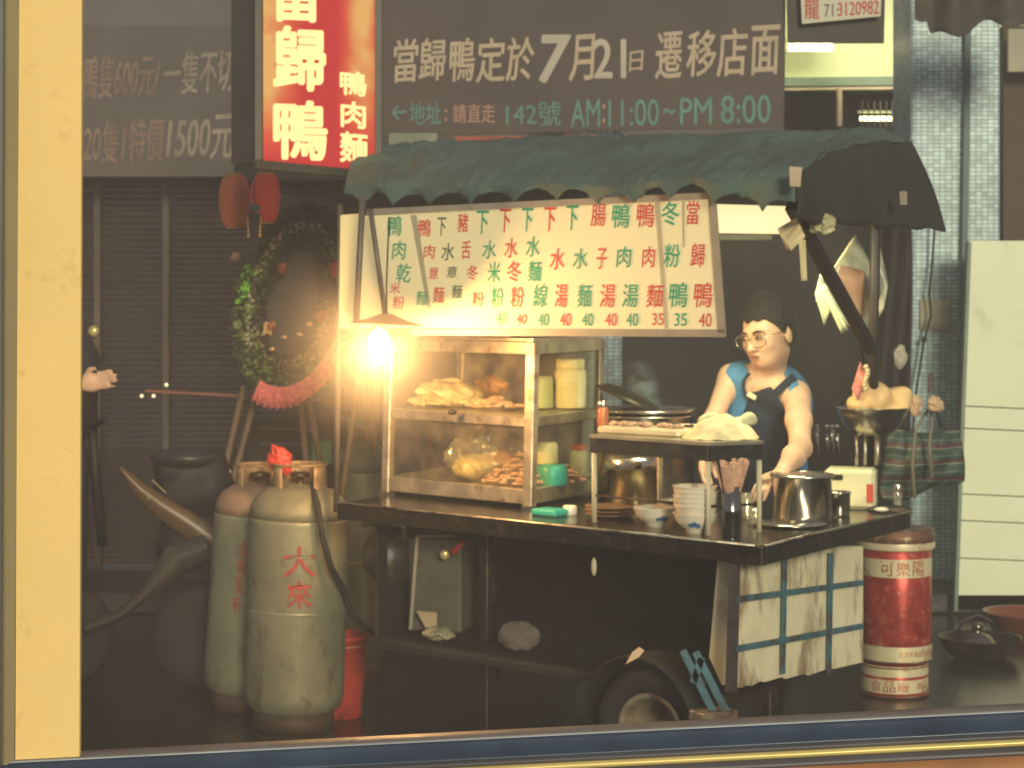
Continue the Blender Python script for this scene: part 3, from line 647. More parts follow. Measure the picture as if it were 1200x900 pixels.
# things under the counter
ub = thing('metal_box', 'grey grimy metal box with a pale edge under the counter', 'box', P(518, 742, 6.9))
gbm = mat('grimy_grey_sheet', (.14, .135, .105), .45, .4, var=.2, scale=9, bump=.4, bscale=20, dirt=(.08, .07, .05), dirt_amt=.2, dirt_scale=18)
c = P(518, 682, 6.95); mb = MB(); mb.box(c, (.19, .14, .32), R(-20), .008); mb.build('body', gbm, ub)
mb = MB(); mb.bar(P(489, 628, 6.86), P(481, 738, 6.86), .012); mb.bar(P(489, 628, 6.86), P(532, 628, 6.84), .010); mb.build('pale_edge', mat('pale_edge_paint', (.30, .26, .18), .6, var=.3), ub)
mb = MB(); mb.blob(P(521, 650, 6.82), (.017, .008, .017), 12, 8); mb.build('knob', mat('pale_brass', (.7, .6, .25)), ub)
mb = MB(); mb.tube([P(530, 648, 6.82), P(544, 634, 6.82)], .011, 10); mb.build('red_tap', red_plastic, ub)
mb = MB(); mb.slab([P(488, 716, 6.84), P(500, 738, 6.84), P(512, 735, 6.84), P(512, 718, 6.84)], .008); mb.build('torn_label', mat('aged_label', (.40, .30, .18), .7), ub)
def crumple(name, label, cat, c, r, m, amp=.5, fr=22, M=None, seg=64, rings=40):
    mb = MB(); mb.blob((0, 0, 0), r, seg, rings); k = 1.2 / max(r)
    for i_, v in enumerate(mb.v):
        q = v + c; a1 = 1 - abs(noise.noise(q * k * 1.1)) * 2; a2 = 1 - abs(noise.noise(q * k * 2.6 + Vector((3, 7, 1)))) * 2
        w_ = v * (.62 + amp * (.34 * a1 + .16 * a2) + amp * .35 * noise.noise(q * k * .6)); mb.v[i_] = c + (M @ w_ if M else w_)
    return tag(mb.build(name, m), label, cat)
crumple('plastic_bag', 'crumpled pale greenish plastic bag below the grey metal box', 'plastic bag', P(515, 742, 6.75), (.055, .04, .024), mat('dirty_plastic_film', (.30, .28, .17), .25, var=.5, scale=30), 1.1, 26)
crumple('cloth_bundle', 'grey cloth bundle lying under the middle of the counter', 'cloth', P(608, 745, 6.6), (.082, .05, .062), mat('grey_purple_cloth', (.14, .115, .10), .85, var=.4, scale=14, bump=.5), .45, 14)
gt = thing('gas_regulator_drum', 'round black drum with a brass fitting under the counter left end', 'drum', P(455, 700, 7.0))
mb = MB(); mb.lathe(P(455, 655, 7.0), [(0, -.09), (.07, -.088), (.085, -.07), (.085, .07), (.07, .088), (0, .09)], 26, Vector((.2, -1, 0)).to_track_quat('Z', 'Y').to_matrix()); mb.build('drum', black_metal, gt)
mb = MB(); mb.tube([P(425, 615, 6.95), P(440, 612, 6.92), P(468, 613, 6.92), P(474, 618, 6.92), P(474, 632, 6.92)], .012, 10); mb.build('fitting', mat('old_brass', (.30, .26, .12), .4, .7, var=.3), gt)
hk = MB(); hk.blob(P(696, 664, 6.2), (.009, .009, .028), 10, 8); tag(hk.build('hanging_tag', mat('cream_paper', (.62, .56, .36), .7)), 'small cream tag hanging below the counter edge', 'tag')

# ================================================================== DISPLAY CABINET
k1 = Vector((-.435, 7.14, ZC)); k2 = Vector((.056, 6.67, ZC)); k3 = Vector((.295, 7.13, ZC)); k4 = k1 + (k3 - k2)
cab = thing('display_cabinet', 'glass food display cabinet with two shelves on the counter', 'cabinet', (k1 + k2 + k3 + k4) / 4)
lean = Vector((.012, 0, .54)); TOPZ = lean
us = (k2 - k1).normalized(); vs_ = (k3 - k2).normalized(); nf = Vector((us.y, -us.x, 0)); nf = nf if nf.y < 0 else -nf; nr = Vector((vs_.y, -vs_.x, 0)); nr = nr if nr.x > 0 else -nr
BZ = .03
base = [k + up * BZ for k in (k1, k2, k3, k4)]
def lv(k, z): return Vector((k.x + .012 * (z - ZC) / .54, k.y, z))
zl = [ZC + .045, ZC + .29, ZC + .525]
for k in (k1, k2, k3, k4):
    mb = MB(); wdt = .036 if k is not k3 else .026
    mb.bar(lv(k, ZC + .004), lv(k, ZC + .545), wdt if k is not k2 else .04, .028, up=nf, bev=.003); mb.build('post', alu, cab)
    mb = MB(); mb.box(k + up * .006, (.05, .05, .012)); mb.build('foot', black_metal, cab)
for z, hh in ((ZC + .04, .05), (ZC + .285, .035), (ZC + .525, .042)):
    for a, b_ in ((k1, k2), (k2, k3), (k3, k4), (k4, k1)):
        t = (b_ - a).normalized(); mb = MB(); mb.bar(lv(a, z) + t * .015, lv(b_, z) - t * .015, .022, hh, bev=.003); mb.build('rail', alu, cab)
MB().slab([lv(k, ZC + .556) for k in (k1, k2, k3, k4)], .010, up).build('roof', alu, cab)
tr = mat('enamel_tray', (.38, .34, .24), .35, .5, var=.3)
for z in (ZC + .05, ZC + .305): MB().slab([cen2 + (lv(k, z) - cen2) * .96 for k in (k1, k2, k3, k4) for cen2 in [lv((k1 + k2 + k3 + k4) / 4, z)]], .008, up).build('shelf', tr, cab)
for a, b_, n_ in ((k1, k2, nf), (k2, k3, nr)):
    for z0, z1 in ((ZC + .067, ZC + .266), (ZC + .304, ZC + .503)):
        t = (b_ - a).normalized(); MB().slab([lv(a, z0) + t * .02, lv(b_, z0) - t * .02, lv(b_, z1) - t * .02, lv(a, z1) + t * .02], .003, n_).build('pane', pane_m, cab)
MB().slab([lv(k3, ZC + .07) - nr * .01, lv(k4, ZC + .07), lv(k4, ZC + .50), lv(k3, ZC + .50) - nr * .01], .004).build('back_pane', pane_m, cab)
mb = MB(); mb.blob(FPt(0, 0) * 0 + P(530, 483, 6.83), (.016, .012, .010), 10, 8); mb.build('latch', black_metal, cab)

def CP(u, v, z): return lv(k1 + (k2 - k1) * u + (k4 - k1) * v, z)    # inside the cabinet
ducky = mat('poached_duck_skin', (.78, .62, .36), .28, var=.3, scale=22, bump=.7, bscale=70, coat=.6)
duckr = mat('braised_duck_skin', (.48, .22, .09), .35, var=.35, scale=20, bump=.5, bscale=50, coat=.3)
def duck(c, yaw, sc, m, label):
    s_ = SDF(np.array(c) - .16 * sc, np.array(c) + .16 * sc, .0055); M = Matrix.Rotation(yaw, 3, 'Z'); f = lambda x, y, z: Vector(c) + M @ Vector((x, y, z)) * sc
    s_.ell(f(0, 0, 0), np.array((.095, .055, .045)) * sc, M, .02)
    s_.cap(f(.07, 0, .01), f(.10, .05, .01), .018 * sc, .012 * sc, .015); s_.cap(f(.10, .05, .01), f(.05, .075, -.005), .011 * sc, .009 * sc, .01); s_.ell(f(.04, .078, -.005), np.array((.02, .012, .012)) * sc, M, .01)
    for g_ in (-1, 1):
        s_.cap(f(-.05, .035 * g_, .0), f(-.105, .045 * g_, .018), .022 * sc, .008 * sc, .012); s_.cap(f(.03, .05 * g_, .0), f(-.02, .066 * g_, -.01), .014 * sc, .008 * sc, .01)
    gx, gy, gz = np.meshgrid(*[s_.lo[i] + np.arange(s_.n[i]) * s_.h for i in range(3)], indexing='ij')
    s_.D = (s_.D + .0028 * np.sin(gx * 210 + 4 * np.sin(gz * 90)) * np.sin(gy * 190 + 3 * np.sin(gx * 80)) + .003 * np.sin(gz * 150 + gx * 90)).astype(np.float32)
    return tag(s_.build('cooked_duck', m, None, smooth=0), label, 'food', 'ducks in the glass cabinet')
duck(CP(.20, .35, ZC + .355), R(200), 1.0, ducky, 'pale yellow cooked duck at the left of the upper shelf')
duck(CP(.36, .28, ZC + .352), R(20), .9, ducky, 'cooked duck beside the bulb side duck, near the middle upper shelf')
duck(CP(.44, .6, ZC + .375), R(100), .85, duckr, 'browner duck at the back middle of the upper shelf')
def heap(name, label, c, r, n, m, size, sd_=1, group=None):
    rr = random.Random(sd_); mb = MB()
    for i in range(n):
        a = rr.uniform(0, 6.28); k = math.sqrt(rr.random()); z = (1 - k) * r[2] * rr.uniform(.4, 1.2)
        Mx = Matrix.Rotation(rr.uniform(0, 6), 3, 'Z') @ Matrix.Rotation(rr.uniform(-.9, .9), 3, 'X')
        mb.blob(Vector(c) + Vector((r[0] * k * math.cos(a), r[1] * k * math.sin(a), z)), (size * rr.uniform(1.0, 2.4), size * rr.uniform(.35, .8), size * rr.uniform(.3, .5)), 8, 6, .5, 50, Mx)
    return tag(mb.build(name, m), label, 'food', group)
meat = mat('sliced_pink_meat', (.62, .38, .26), .4, var=.4, scale=40, bump=.3, coat=.2)
heap('meat_slices', 'few pinkish meat pieces at the centre of the upper shelf', CP(.66, .22, ZC + .322), (.07, .04, .03), 34, meat, .015, 3)
heap('duck_pieces', 'pile of pale shredded duck pieces round the cooked ducks on the upper shelf', CP(.30, .26, ZC + .32), (.13, .07, .075), 90, ducky, .020, 8)
heap('meat_heap', 'heap of pink chopped meat on the lower shelf near the corner post', CP(.80, .28, ZC + .07), (.12, .10, .085), 240, meat, .012, 4)
heap('noodle_heap', 'pinkish heap behind the side pane on the lower shelf', CP(.96, .62, ZC + .07), (.05, .12, .055), 70, mat('pink_noodles', (.55, .33, .22), .5, var=.3, scale=30), .010, 5)
# dark striped skewers / hanging intestine strips at the upper back
mb = MB(); rr = random.Random(9)
for i in range(34):
    u = .60 + .34 * i / 33; mb.tube([CP(u, .80, ZC + .50), CP(u + rr.uniform(-.004, .004), .80, ZC + .42), CP(u + rr.uniform(-.01, .01), .79, ZC + .33 + rr.uniform(0, .03))], [.006, .008, .004], 6)
tag(mb.build('hanging_strips', mat('dark_brown_strips', (.11, .065, .04), .45, var=.4, scale=30), None), 'row of dark brown strips hanging behind the upper glass', 'food')
# plastic bag with yellow and pink offal, lower shelf
bgc = CP(.50, .42, ZC + .115)
bg_ = thing('bag_of_offal', 'clear plastic bag of yellow and pink offal on the lower shelf', 'plastic bag', bgc - up * .06)
mb = MB(); mb.blob(bgc + Vector((-.045, -.03, -.01)), (.075, .06, .045), 16, 10, .35, 14); mb.build('yellow_contents', mat('yellow_tripe', (.72, .58, .26), .5, var=.3, scale=20, bump=.4), bg_)
mb = MB(); mb.blob(bgc + Vector((.05, -.03, .0)), (.06, .05, .05), 16, 10, .4, 20); mb.build('pink_contents', mat('pink_tripe', (.58, .27, .13), .5, var=.4, scale=25, bump=.5), bg_)
mb = MB(); mb.blob(bgc + Vector((.0, -.02, .028)), (.15, .09, .088), 110, 60, 0)
for i_, v in enumerate(mb.v):
    q = v - bgc; rn = 1 - abs(noise.noise(v * 21)) * 1.0; rn2 = 1 - abs(noise.noise(v * 45 + Vector((5, 1, 2)))) * 1.0
    mb.v[i_] = bgc + q * (.70 + .26 * rn ** 2 + .08 * rn2 + .25 * max(0, q.z) / .1 * max(0, 1 - abs(q.x) / .06))
mb; mb.build('bag_film', clear_bag, bg_)
# things on the right side of the cabinet
def jar(label, c, r, h, m, mcap=None, cap_h=.02, nm='jar', cat='jar', group=None):
    t = thing(nm, label, cat, c, group); mb = MB(); mb.lathe(c, [(r * .92, 0), (r, .006), (r, h * .88), (r * .85, h)], 22); mb.build('body', m, t)
    if mcap: mb = MB(); mb.lathe(Vector(c) + up * h, [(r * .88, 0), (r * .9, .003), (r * .9, cap_h), (r * .8, cap_h + .003)], 22); mb.build('lid', mcap, t)
    return t
cream = mat('cream_plastic', (.72, .68, .42), .4, var=.06); teal = mat('teal_plastic', (.03, .36, .30), .35, var=.15)
jar('tall cream container behind the upper side pane of the cabinet', CP(.93, .72, ZC + .31), .055, .135, cream, cream, .03, 'food_container', 'container')
jar('translucent greenish container in the upper cabinet next to the cream one', CP(.80, .55, ZC + .31), .045, .11, mat('greenish_plastic', (.50, .55, .30), .4, var=.1), None, nm='food_container', cat='container')
jar('teal plastic tub on the lower shelf at the cabinet side', CP(.97, .38, ZC + .06), .052, .07, teal, nm='plastic_tub', cat='tub')
jar('cream bottle standing in the lower cabinet above the teal tub', CP(.90, .46, ZC + .10), .036, .10, cream, None, nm='sauce_bottle', cat='bottle', group='bottles in the cabinet')
jar('clear bottle with a red cap in the lower cabinet near the back side post', CP(.93, .88, ZC + .06), .035, .10, cream, red_plastic, .016, nm='sauce_bottle', cat='bottle', group='bottles in the cabinet')
c = PZ(668, 604, ZC); jar('small white cup at the foot of the cabinet side', c, .022, .032, porcelain, nm='small_cup', cat='cup')
t = MB(); c = PZ(645, 600, ZC + .012); t.box(c, (.10, .08, .022), R(-40), .006); tag(t.build('teal_cloth', teal), 'folded teal cloth lying under the cabinet side', 'cloth')

# ================================================================== SMALL RAISED SHELF (rack) ON THE COUNTER
rk = [Vector((.246, 6.28, ZC)), Vector((.572, 5.95, ZC)), Vector((.732, 6.02, ZC)), Vector((.47, 6.54, ZC))]
rack = thing('steel_rack', 'small raised black topped shelf with four pale legs on the counter', 'rack', sum(rk, Vector()) / 4)
RZ = 1.108; rc = sum(rk, Vector()) / 4
def rkz(v, k, z): return Vector((rc.x + (v.x - rc.x) * k, rc.y + (v.y - rc.y) * k, z))
MB().slab([rkz(v, 1.03, RZ) for v in rk], .010, up).build('top_sheet', mat('pale_steel_sheet', (.50, .47, .36), .3, .8, var=.2), rack)
for i in range(4):
    a, b_ = rkz(rk[i], 1.015, RZ - .033), rkz(rk[(i + 1) % 4], 1.015, RZ - .033); mb = MB(); mb.bar(a, b_, .012, .044); mb.build('apron_rail', mat('dark_blue_grey_metal', (.035, .04, .042), .35, .5, var=.4, scale=16, bump=.2, dirt=(.10, .10, .09), dirt_amt=.25), rack)
ivory = mat('ivory_painted_tube', (.62, .56, .38), .4, var=.1)
for v in rk: mb = MB(); mb.tube([rkz(v, .975, ZC + .002), rkz(v, .975, RZ - .05)], .0085, 10); mb.build('leg', ivory, rack)
for a, b_ in ((0, 1), (1, 2)):
    mb = MB(); mb.tube([rkz(rk[a], .975, ZC + .085), rkz(rk[b_], .975, ZC + .085)], .004, 8); mb.build('stretcher', black_metal, rack)
# post from the counter to the skirt at right


tyc = rkz(rk[0], .45, RZ); mb = MB(); mb.box(tyc + Vector((.03, .03, .012)), (.30, .13, .022), R(-38), .006); tag(mb.build('food_tray', mat('pale_tray', (.66, .60, .42), .35, .3, var=.15)), 'pale shallow tray lying on the raised rack beside the cloth', 'tray')
rr = random.Random(21); fb = MB()
for i in range(26):
    a = rr.uniform(-.12, .12); fb.blob(tyc + Vector((.03 + a * .79 + rr.uniform(-.02, .02), .03 - a * .61 + rr.uniform(-.02, .02), .03)), (.012 * rr.uniform(.6, 1.5), .012, .008), 8, 6, .5, 60)
tag(fb.build('meat_bits', mat('grey_pink_bits', (.40, .26, .18), .4, var=.5, scale=40)), 'grey pink meat bits lying in the pale tray', 'food')
# cloth heap on the rack
cl = MB(); c0 = P(848, 510, 6.10); c0.z = RZ
def clf(u, v):
    a = 2 * math.pi * u; r_ = (1 - v); x = math.cos(a) * r_ * .115; y = math.sin(a) * r_ * .10
    z = .066 * (1 - r_ ** 2.2) + .010 * math.sin(a * 5 + 3 * r_) * r_ * (1 - r_) * 3 + .012 * noise.noise(Vector((x, y, 0)) * 28)
    return c0 + Vector((x - .01, y, max(.0015, z)))
cl.grid(clf, 60, 16); clm = mat('cream_cotton_cloth', (.72, .64, .38), .85, var=.12, scale=14, bump=.8, bscale=26)
clo = cl.build('cleaning_cloth', clm); tag(clo, 'cream cloth heaped on the right end of the raised rack', 'cloth')
for i, (px, py) in enumerate(((833, 494), (872, 495))):
    mb = MB(); mb.blob(P(px, py, 6.12), (.035, .03, .024), 22, 14, .9, 24); tag(mb.build('towel', mat('greenish_towel', (.58, .58, .38), .85, var=.25, scale=20, bump=.7)), ['pale crumpled towel on the left top of the cream cloth', 'greenish towel fold on the right top of the cream cloth'][i], 'towel', 'towels on the rack')

# ================================================================== POTS, BOWLS, GLASSES
def pot(nm, label, c, r, h, m=steel, th=.004, rimr=.004, cat='pot', group=None, seg=48, inside=None):
    t = thing(nm, label, cat, c, group); mb = MB()
    mb.lathe(c, [(r * .94, 0), (r * .985, .006), (r, .02), (r, h), (r + rimr, h + .001), (r + rimr, h + .006), (r - th, h + .006), (r - th, .012), (0, .012)], seg); mb.build('body', m, t)
    if inside: mb = MB(); mb.lathe(Vector(c) + up * inside[0], [(r - th - .001, 0), (0, .003)], 30); mb.build('contents', inside[1], t)
    return t
soup = mat('dark_broth', (.10, .06, .03), .12, var=.3)
pc = P(757, 600, 6.98); pc.z = ZC
t = pot('soup_pot', 'wide steaming steel soup pot behind the raised rack', pc, .165, .285, steel, inside=(.24, soup))
mb = MB(); mb.lathe(pc + up * .30, [(.168, 0), (.172, .004), (.172, .010), (.160, .014), (.150, .010)], 48); mb.build('rim_ring', steel, t)
mb = MB(); mb.lathe(pc + Vector((-.05, .02, .335)), [(.13, -.006), (.132, 0), (.10, .022), (.04, .034), (.0, .036)], 32, Matrix.Rotation(R(24), 3, 'Y')); mb.build('lid', mat('dark_pot_lid', (.05, .045, .035), .35, .6, var=.4, scale=10), t)
mb = MB(); mb.tube([pc + Vector((.04, -.05, .31)), P(790, 497, 6.8), P(822, 498, 6.7)], [.006, .005, .004], 8); tag(mb.build('ladle', steel), 'steel ladle handle resting across the soup pot', 'ladle')
# second pot body visible under the rack
pc2 = P(742, 596, 6.75); pc2.z = ZC
t = pot('stock_pot', 'shiny steel pot with a side knob seen under the rack', pc2, .088, .125, mat('warm_polished_steel', (.72, .58, .36), .2, 1, var=.15, bump=.05), inside=(.10, soup))
mb = MB(); mb.lathe(pc2 + up * .130, [(.095, 0), (.097, .003), (.092, .036), (.080, .042), (0, .046)], 40); mb.build('lid', steel, t)
mb = MB(); mb.blob(pc2 + Vector((.01, -.098, .145)), .012, 10, 8); mb.build('knob', black_metal, t)
# canisters peeking left of the pot
jar('small red and cream spice jar left of the soup pot', P(706, 500, 6.75), .02, .065, mat('rusty_red_tin', (.45, .16, .08), .4, .3, var=.3), steel, nm='spice_jar', cat='jar')
# plates stack left under the rack
for i in range(3):
    c = PZ(716, 606 - 0, ZC) + up * (.012 * i); mb = MB(); mb.lathe(c, [(.045, 0), (.065, .006), (.082, .011), (.083, .013), (.062, .009), (0, .007)], 36)
    tag(mb.build('plate', mat('brown_plate', (.30, .19, .10), .3, .3, var=.3)), ['lowest brown plate of the stack by the rack left leg', 'middle brown plate of the stack by the rack left leg', 'top brown plate of the stack by the rack left leg'][i], 'plate', 'brown plates stacked under the rack')
def bowl(label, c, r, h, group, blue=True, yaw=0):
    t = thing('rice_bowl', label, 'bowl', c, group); mb = MB()
    mb.lathe(c, [(r * .42, 0), (r * .44, .012 * 1), (r * .62, h * .3), (r * .86, h * .62), (r, h), (r * 1.02, h + .002), (r * .97, h), (r * .8, h * .6), (r * .5, h * .28), (0, h * .2)], 40); mb.build('body', porcelain, t)
    if blue:
        mb = MB()
        for (a0, z0, ra, rz) in ((0, .50, .34, .14), (.24, .42, .2, .10), (-.25, .46, .18, .10)):
            def f(u, v, a0=a0, z0=z0, ra=ra, rz=rz):
                an = 2 * math.pi * u; q = v * (1 + .25 * math.sin(an * 5)); a = -math.pi / 2 + yaw + a0 + ra * q * math.cos(an) * .8; zz = (z0 + rz * q * math.sin(an)) * h
                kk = zz / h; rad = r * (np.interp(kk, [.15, .3, .62, 1], [.45, .62, .86, 1.0])) + .0012
                return c + Vector((rad * math.cos(a), rad * math.sin(a), zz))
            mb.grid(f, 20, 4)
        mb.build('blue_glaze_mark', porcelain_blue, t)
    return t
g1 = 'white bowls with blue marks under the rack'
c = PZ(768, 617, ZC); bowl('wide white bowl with blue mark left of the bowl stack', c, .068, .058, g1, True, .35)
c = PZ(800, 615, ZC); bowl('white bowl half hidden between the wide bowl and the bowl stack', c + Vector((-.01, .12, 0)), .06, .06, g1, False)
sb = PZ(816, 626, ZC) + Vector((0, .03, 0))
for i in range(6):
    nm = ['bottom bowl of the tall white stack, with a blue flower', 'second bowl up in the white stack', 'third bowl up in the white stack', 'fourth bowl up in the white stack', 'fifth bowl up in the white stack', 'topmost bowl of the white stack under the rack'][i]
    bowl(nm, sb + up * (.014 * i + (0 if i == 0 else .010)) + Vector((.002 * math.sin(i * 2), 0, 0)), .066, .058, g1, i == 0, -.15)
crumple('paper_knot', 'crumpled greenish paper on top of the bowl stack', 'paper', P(804, 578, 6.25), (.02, .016, .018), mat('greenish_paper', (.50, .50, .32), .8), .9, 60)
# chopstick holder
hc = PZ(857, 628, ZC)
t = thing('chopstick_holder', 'tall steel chopstick cup filled with a pink paper bundle', 'chopstick cup', hc)
mb = MB(); mb.lathe(hc, [(.024, 0), (.026, .004), (.027, .07), (.0285, .072), (.027, .076), (.029, .145), (.027, .145), (.025, .01), (0, .01)], 28); mb.build('cup', mat('dark_polished_steel', (.30, .31, .30), .22, 1, var=.2), t)
pm = mat('pink_paper_wrap', (.62, .38, .26), .7, var=.25, scale=60)
rr = random.Random(5)
for i in range(46):
    a = rr.uniform(0, 6.28); k = rr.random() ** .5; b0 = hc + Vector((.022 * k * math.cos(a), .022 * k * math.sin(a), .12)); b1 = hc + Vector((.050 * k * math.cos(a), .050 * k * math.sin(a), .215 + rr.uniform(-.012, .012)))
    mb = MB(); mb.bar(b0, b1, .012, .008, bev=.001); mb.build('chopstick_packet', pm, t)
def glass(label, c, r, h):
    t = thing('drinking_glass', label, 'glass', c, 'glasses right of the chopstick cup'); mb = MB(); mb.lathe(c, [(r * .85, 0), (r, h), (r - .003, h), (r * .82, .006), (0, .006)], 24); mb.build('body', clear_bag, t)
glass('plain drinking glass right behind the chopstick cup', PZ(876, 608, ZC), .020, .08)
glass('second drinking glass, nearer the rack right leg', PZ(884, 616, ZC), .022, .05)
# big polished pot with the man's hand on its rim
pc3 = PZ(939, 614, ZC); pc3.y += .07; pc3.x += .012
t = pot('stock_pot', 'large polished steel pot under the hand of the man', pc3, .091, .142, mat('mirror_steel', (.66, .62, .54), .13, 1, var=.1), group=None)
mb = MB(); mb.lathe(pc3, [(.098, .138), (.101, .142), (.098, .147)], 48); mb.build('rim', steel, t)
mb = MB(); mb.lathe(PZ(925, 616, ZC), [(.03, 0), (.11, .006), (.112, .009), (0, .004)], 40); tag(mb.build('steel_tray', steel), 'flat steel tray under the large polished pot', 'tray')
c = PZ(984, 606, ZC) + Vector((0, .03, 0)); pot('steel_cup', 'small straight steel cup right of the large polished pot', c, .038, .072, mat('mirror_steel', (.6, .6, .6)), cat='cup')
# scale box and bowl with dumpling dough
sc_ = P(997, 585, 6.72); sc_.z = ZC
t = thing('white_box', 'white plastic box with a handle hole and red mark under the bowl', 'box', sc_)
whp = mat('ivory_plastic_box', (.70, .68, .44), .45, var=.08, dirt=(.45, .40, .25), dirt_amt=.2)
s_ = 6.72 / FPX
Mz = Matrix.Rotation(R(-14), 3, 'Z'); bx = lambda x, y, z: sc_ + Mz @ Vector((x, y, z))
mb = MB(); mb.box(bx(0, 0, .066), (.165, .13, .13), Mz, .012); mb.build('body', whp, t)
mb = MB(); mb.box(bx(-.045, -.066, .105), (.05, .006, .018), Mz, .004); mb.build('handle_hole', black_metal, t)
mb = MB(); mb.box(bx(.067, -.0665, .055), (.022, .004, .06), Mz, .001); mb.build('red_mark', mat('red_label', (.50, .07, .05), .5), t)
mb = MB(); mb.box(bx(.02, -.0, -.006 + .004), (.12, .15, .006), Mz); mb.build('base', black_metal, t)
bwc = P(1022, 515, 6.75)
t = thing('steel_mixing_bowl', 'wide steel bowl on a stand holding pale dough balls', 'bowl', P(1022, 590, 6.75))
mb = MB(); mb.lathe(P(1022, 478, 6.75), [(.03, -.092), (.06, -.088), (.092, -.06), (.110, -.02), (.118, 0), (.122, .002), (.118, .003), (.105, -.02), (.085, -.056), (0, -.08)], 44); mb.build('bowl_shell', steel, t)
for px in (1004, 1014, 1028):
    mb = MB(); mb.tube([P(px, 505, 6.75), P(px, 545, 6.72)], .006 if px != 1028 else .010, 8); mb.build('leg', steel_dull, t)
dough = mat('pale_dough', (.72, .50, .24), .7, var=.15, scale=14, bump=.4, bscale=24)
for i, (px, py, rx, rz) in enumerate(((1026, 465, .064, .056), (1052, 467, .044, .050), (1008, 475, .042, .030), (1040, 477, .06, .028))):
    mb = MB(); mb.blob(P(px, py, 6.75 + .02 * (i % 2)), (rx, .04, rz), 24, 14, .35, 18)
    tag(mb.build('dough_ball', dough), ['largest pale dough ball in the middle of the steel bowl', 'pale dough ball at the right side of the steel bowl', 'low dough ball at the left side of the steel bowl', 'low dough ball in front of the largest one'][i], 'food', 'dough balls in the steel bowl')
# little things on the counter end
mb = MB(); mb.box(P(1043, 600, 6.62), (.13, .10, .035), R(-20), .01); tag(mb.build('black_tray', black_metal), 'black tray at the right end of the counter', 'tray')
mb = MB(); mb.blob(P(1033, 597, 6.55), (.024, .02, .008), 14, 8); tag(mb.build('sponge', porcelain), 'white sponge on the black tray', 'sponge')
jar('small glass bottle standing on the black tray', P(1052, 592, 6.6), .013, .045, clear_bag, steel, nm='glass_bottle', cat='bottle')
rr = random.Random(12)
for i, px in enumerate((957, 969, 975, 981)):
    mb = MB(); mb.tube([P(px, 502 + (i % 2) * 6, 7.2), P(px, 530, 7.2)], .007, 8); mb.blob(P(px, 500, 7.2), .009, 8, 6)
    tag(mb.build('bottle_neck', steel), 'slim shiny bottle in the dark row right behind the man, number-like row', 'bottle', 'shiny bottles behind the man')
for o, l in zip([o for o in COL.objects if o.name.startswith('bottle_neck')], ['leftmost shiny bottle behind the arm of the man', 'second shiny bottle in the row behind the man', 'third shiny bottle in the row behind the man', 'rightmost shiny bottle of the row left of the bowl stand']):
    o['label'] = l

# ================================================================== MENU BOARD
mTL, mBL, mBR, mTR = P(418, 252, 6.85), P(421, 386, 6.85), P(848, 393, 6.0), P(838, 226, 6.0)
mn = (mBL - mTL).cross(mBR - mTL).normalized(); mn = mn if mn.y < 0 else -mn; mp = mTL
def MPt(px, py, off=0): return onplane(px, py, mp + mn * off, mn)
mbd = thing('menu_board', 'long yellow menu board, lamplight put in as glow, with red and green dish names and prices', 'menu board', MPt(630, 392))
sheet = mat('menu_sheet_painted_glow', (.56, .50, .30), .55, var=.05, scale=3, emit=(1, .80, .38), estr=.37)  # no lamp behind it: lamplight on the sheet put in as emission
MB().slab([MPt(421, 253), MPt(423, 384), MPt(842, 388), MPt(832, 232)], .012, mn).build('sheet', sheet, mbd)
vinyl = mat('grey_plastic_edge', (.36, .31, .24), .45, var=.15, scale=12)
for q in ([(430, 245), (430, 252), (838, 233), (837, 225)], [(480, 385.5), (480, 393), (850, 395), (849, 386)], [(829, 227), (841, 390), (850, 391), (838, 226)]):
    MB().slab([MPt(x, y, .008) for x, y in q], .006, mn).build('border', vinyl, mbd)
seam = mat('seam_tape', (.50, .44, .30), .5, var=.1)
for q in ([(481, 252), (501, 362), (505, 361), (488, 252)], [(767, 237), (779, 385), (783, 385), (773, 237)], [(799, 236), (800, 290), (802, 290), (802, 236)]):
    MB().slab([MPt(x, y, .002) for x, y in q], .0015, mn).build('seam', seam, mbd)
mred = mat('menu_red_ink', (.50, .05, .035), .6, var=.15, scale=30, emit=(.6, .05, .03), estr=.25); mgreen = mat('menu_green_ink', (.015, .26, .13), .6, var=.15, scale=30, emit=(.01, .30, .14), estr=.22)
mdark = mat('menu_dark_ink', (.06, .11, .06), .6, emit=(.05, .1, .05), estr=.2)
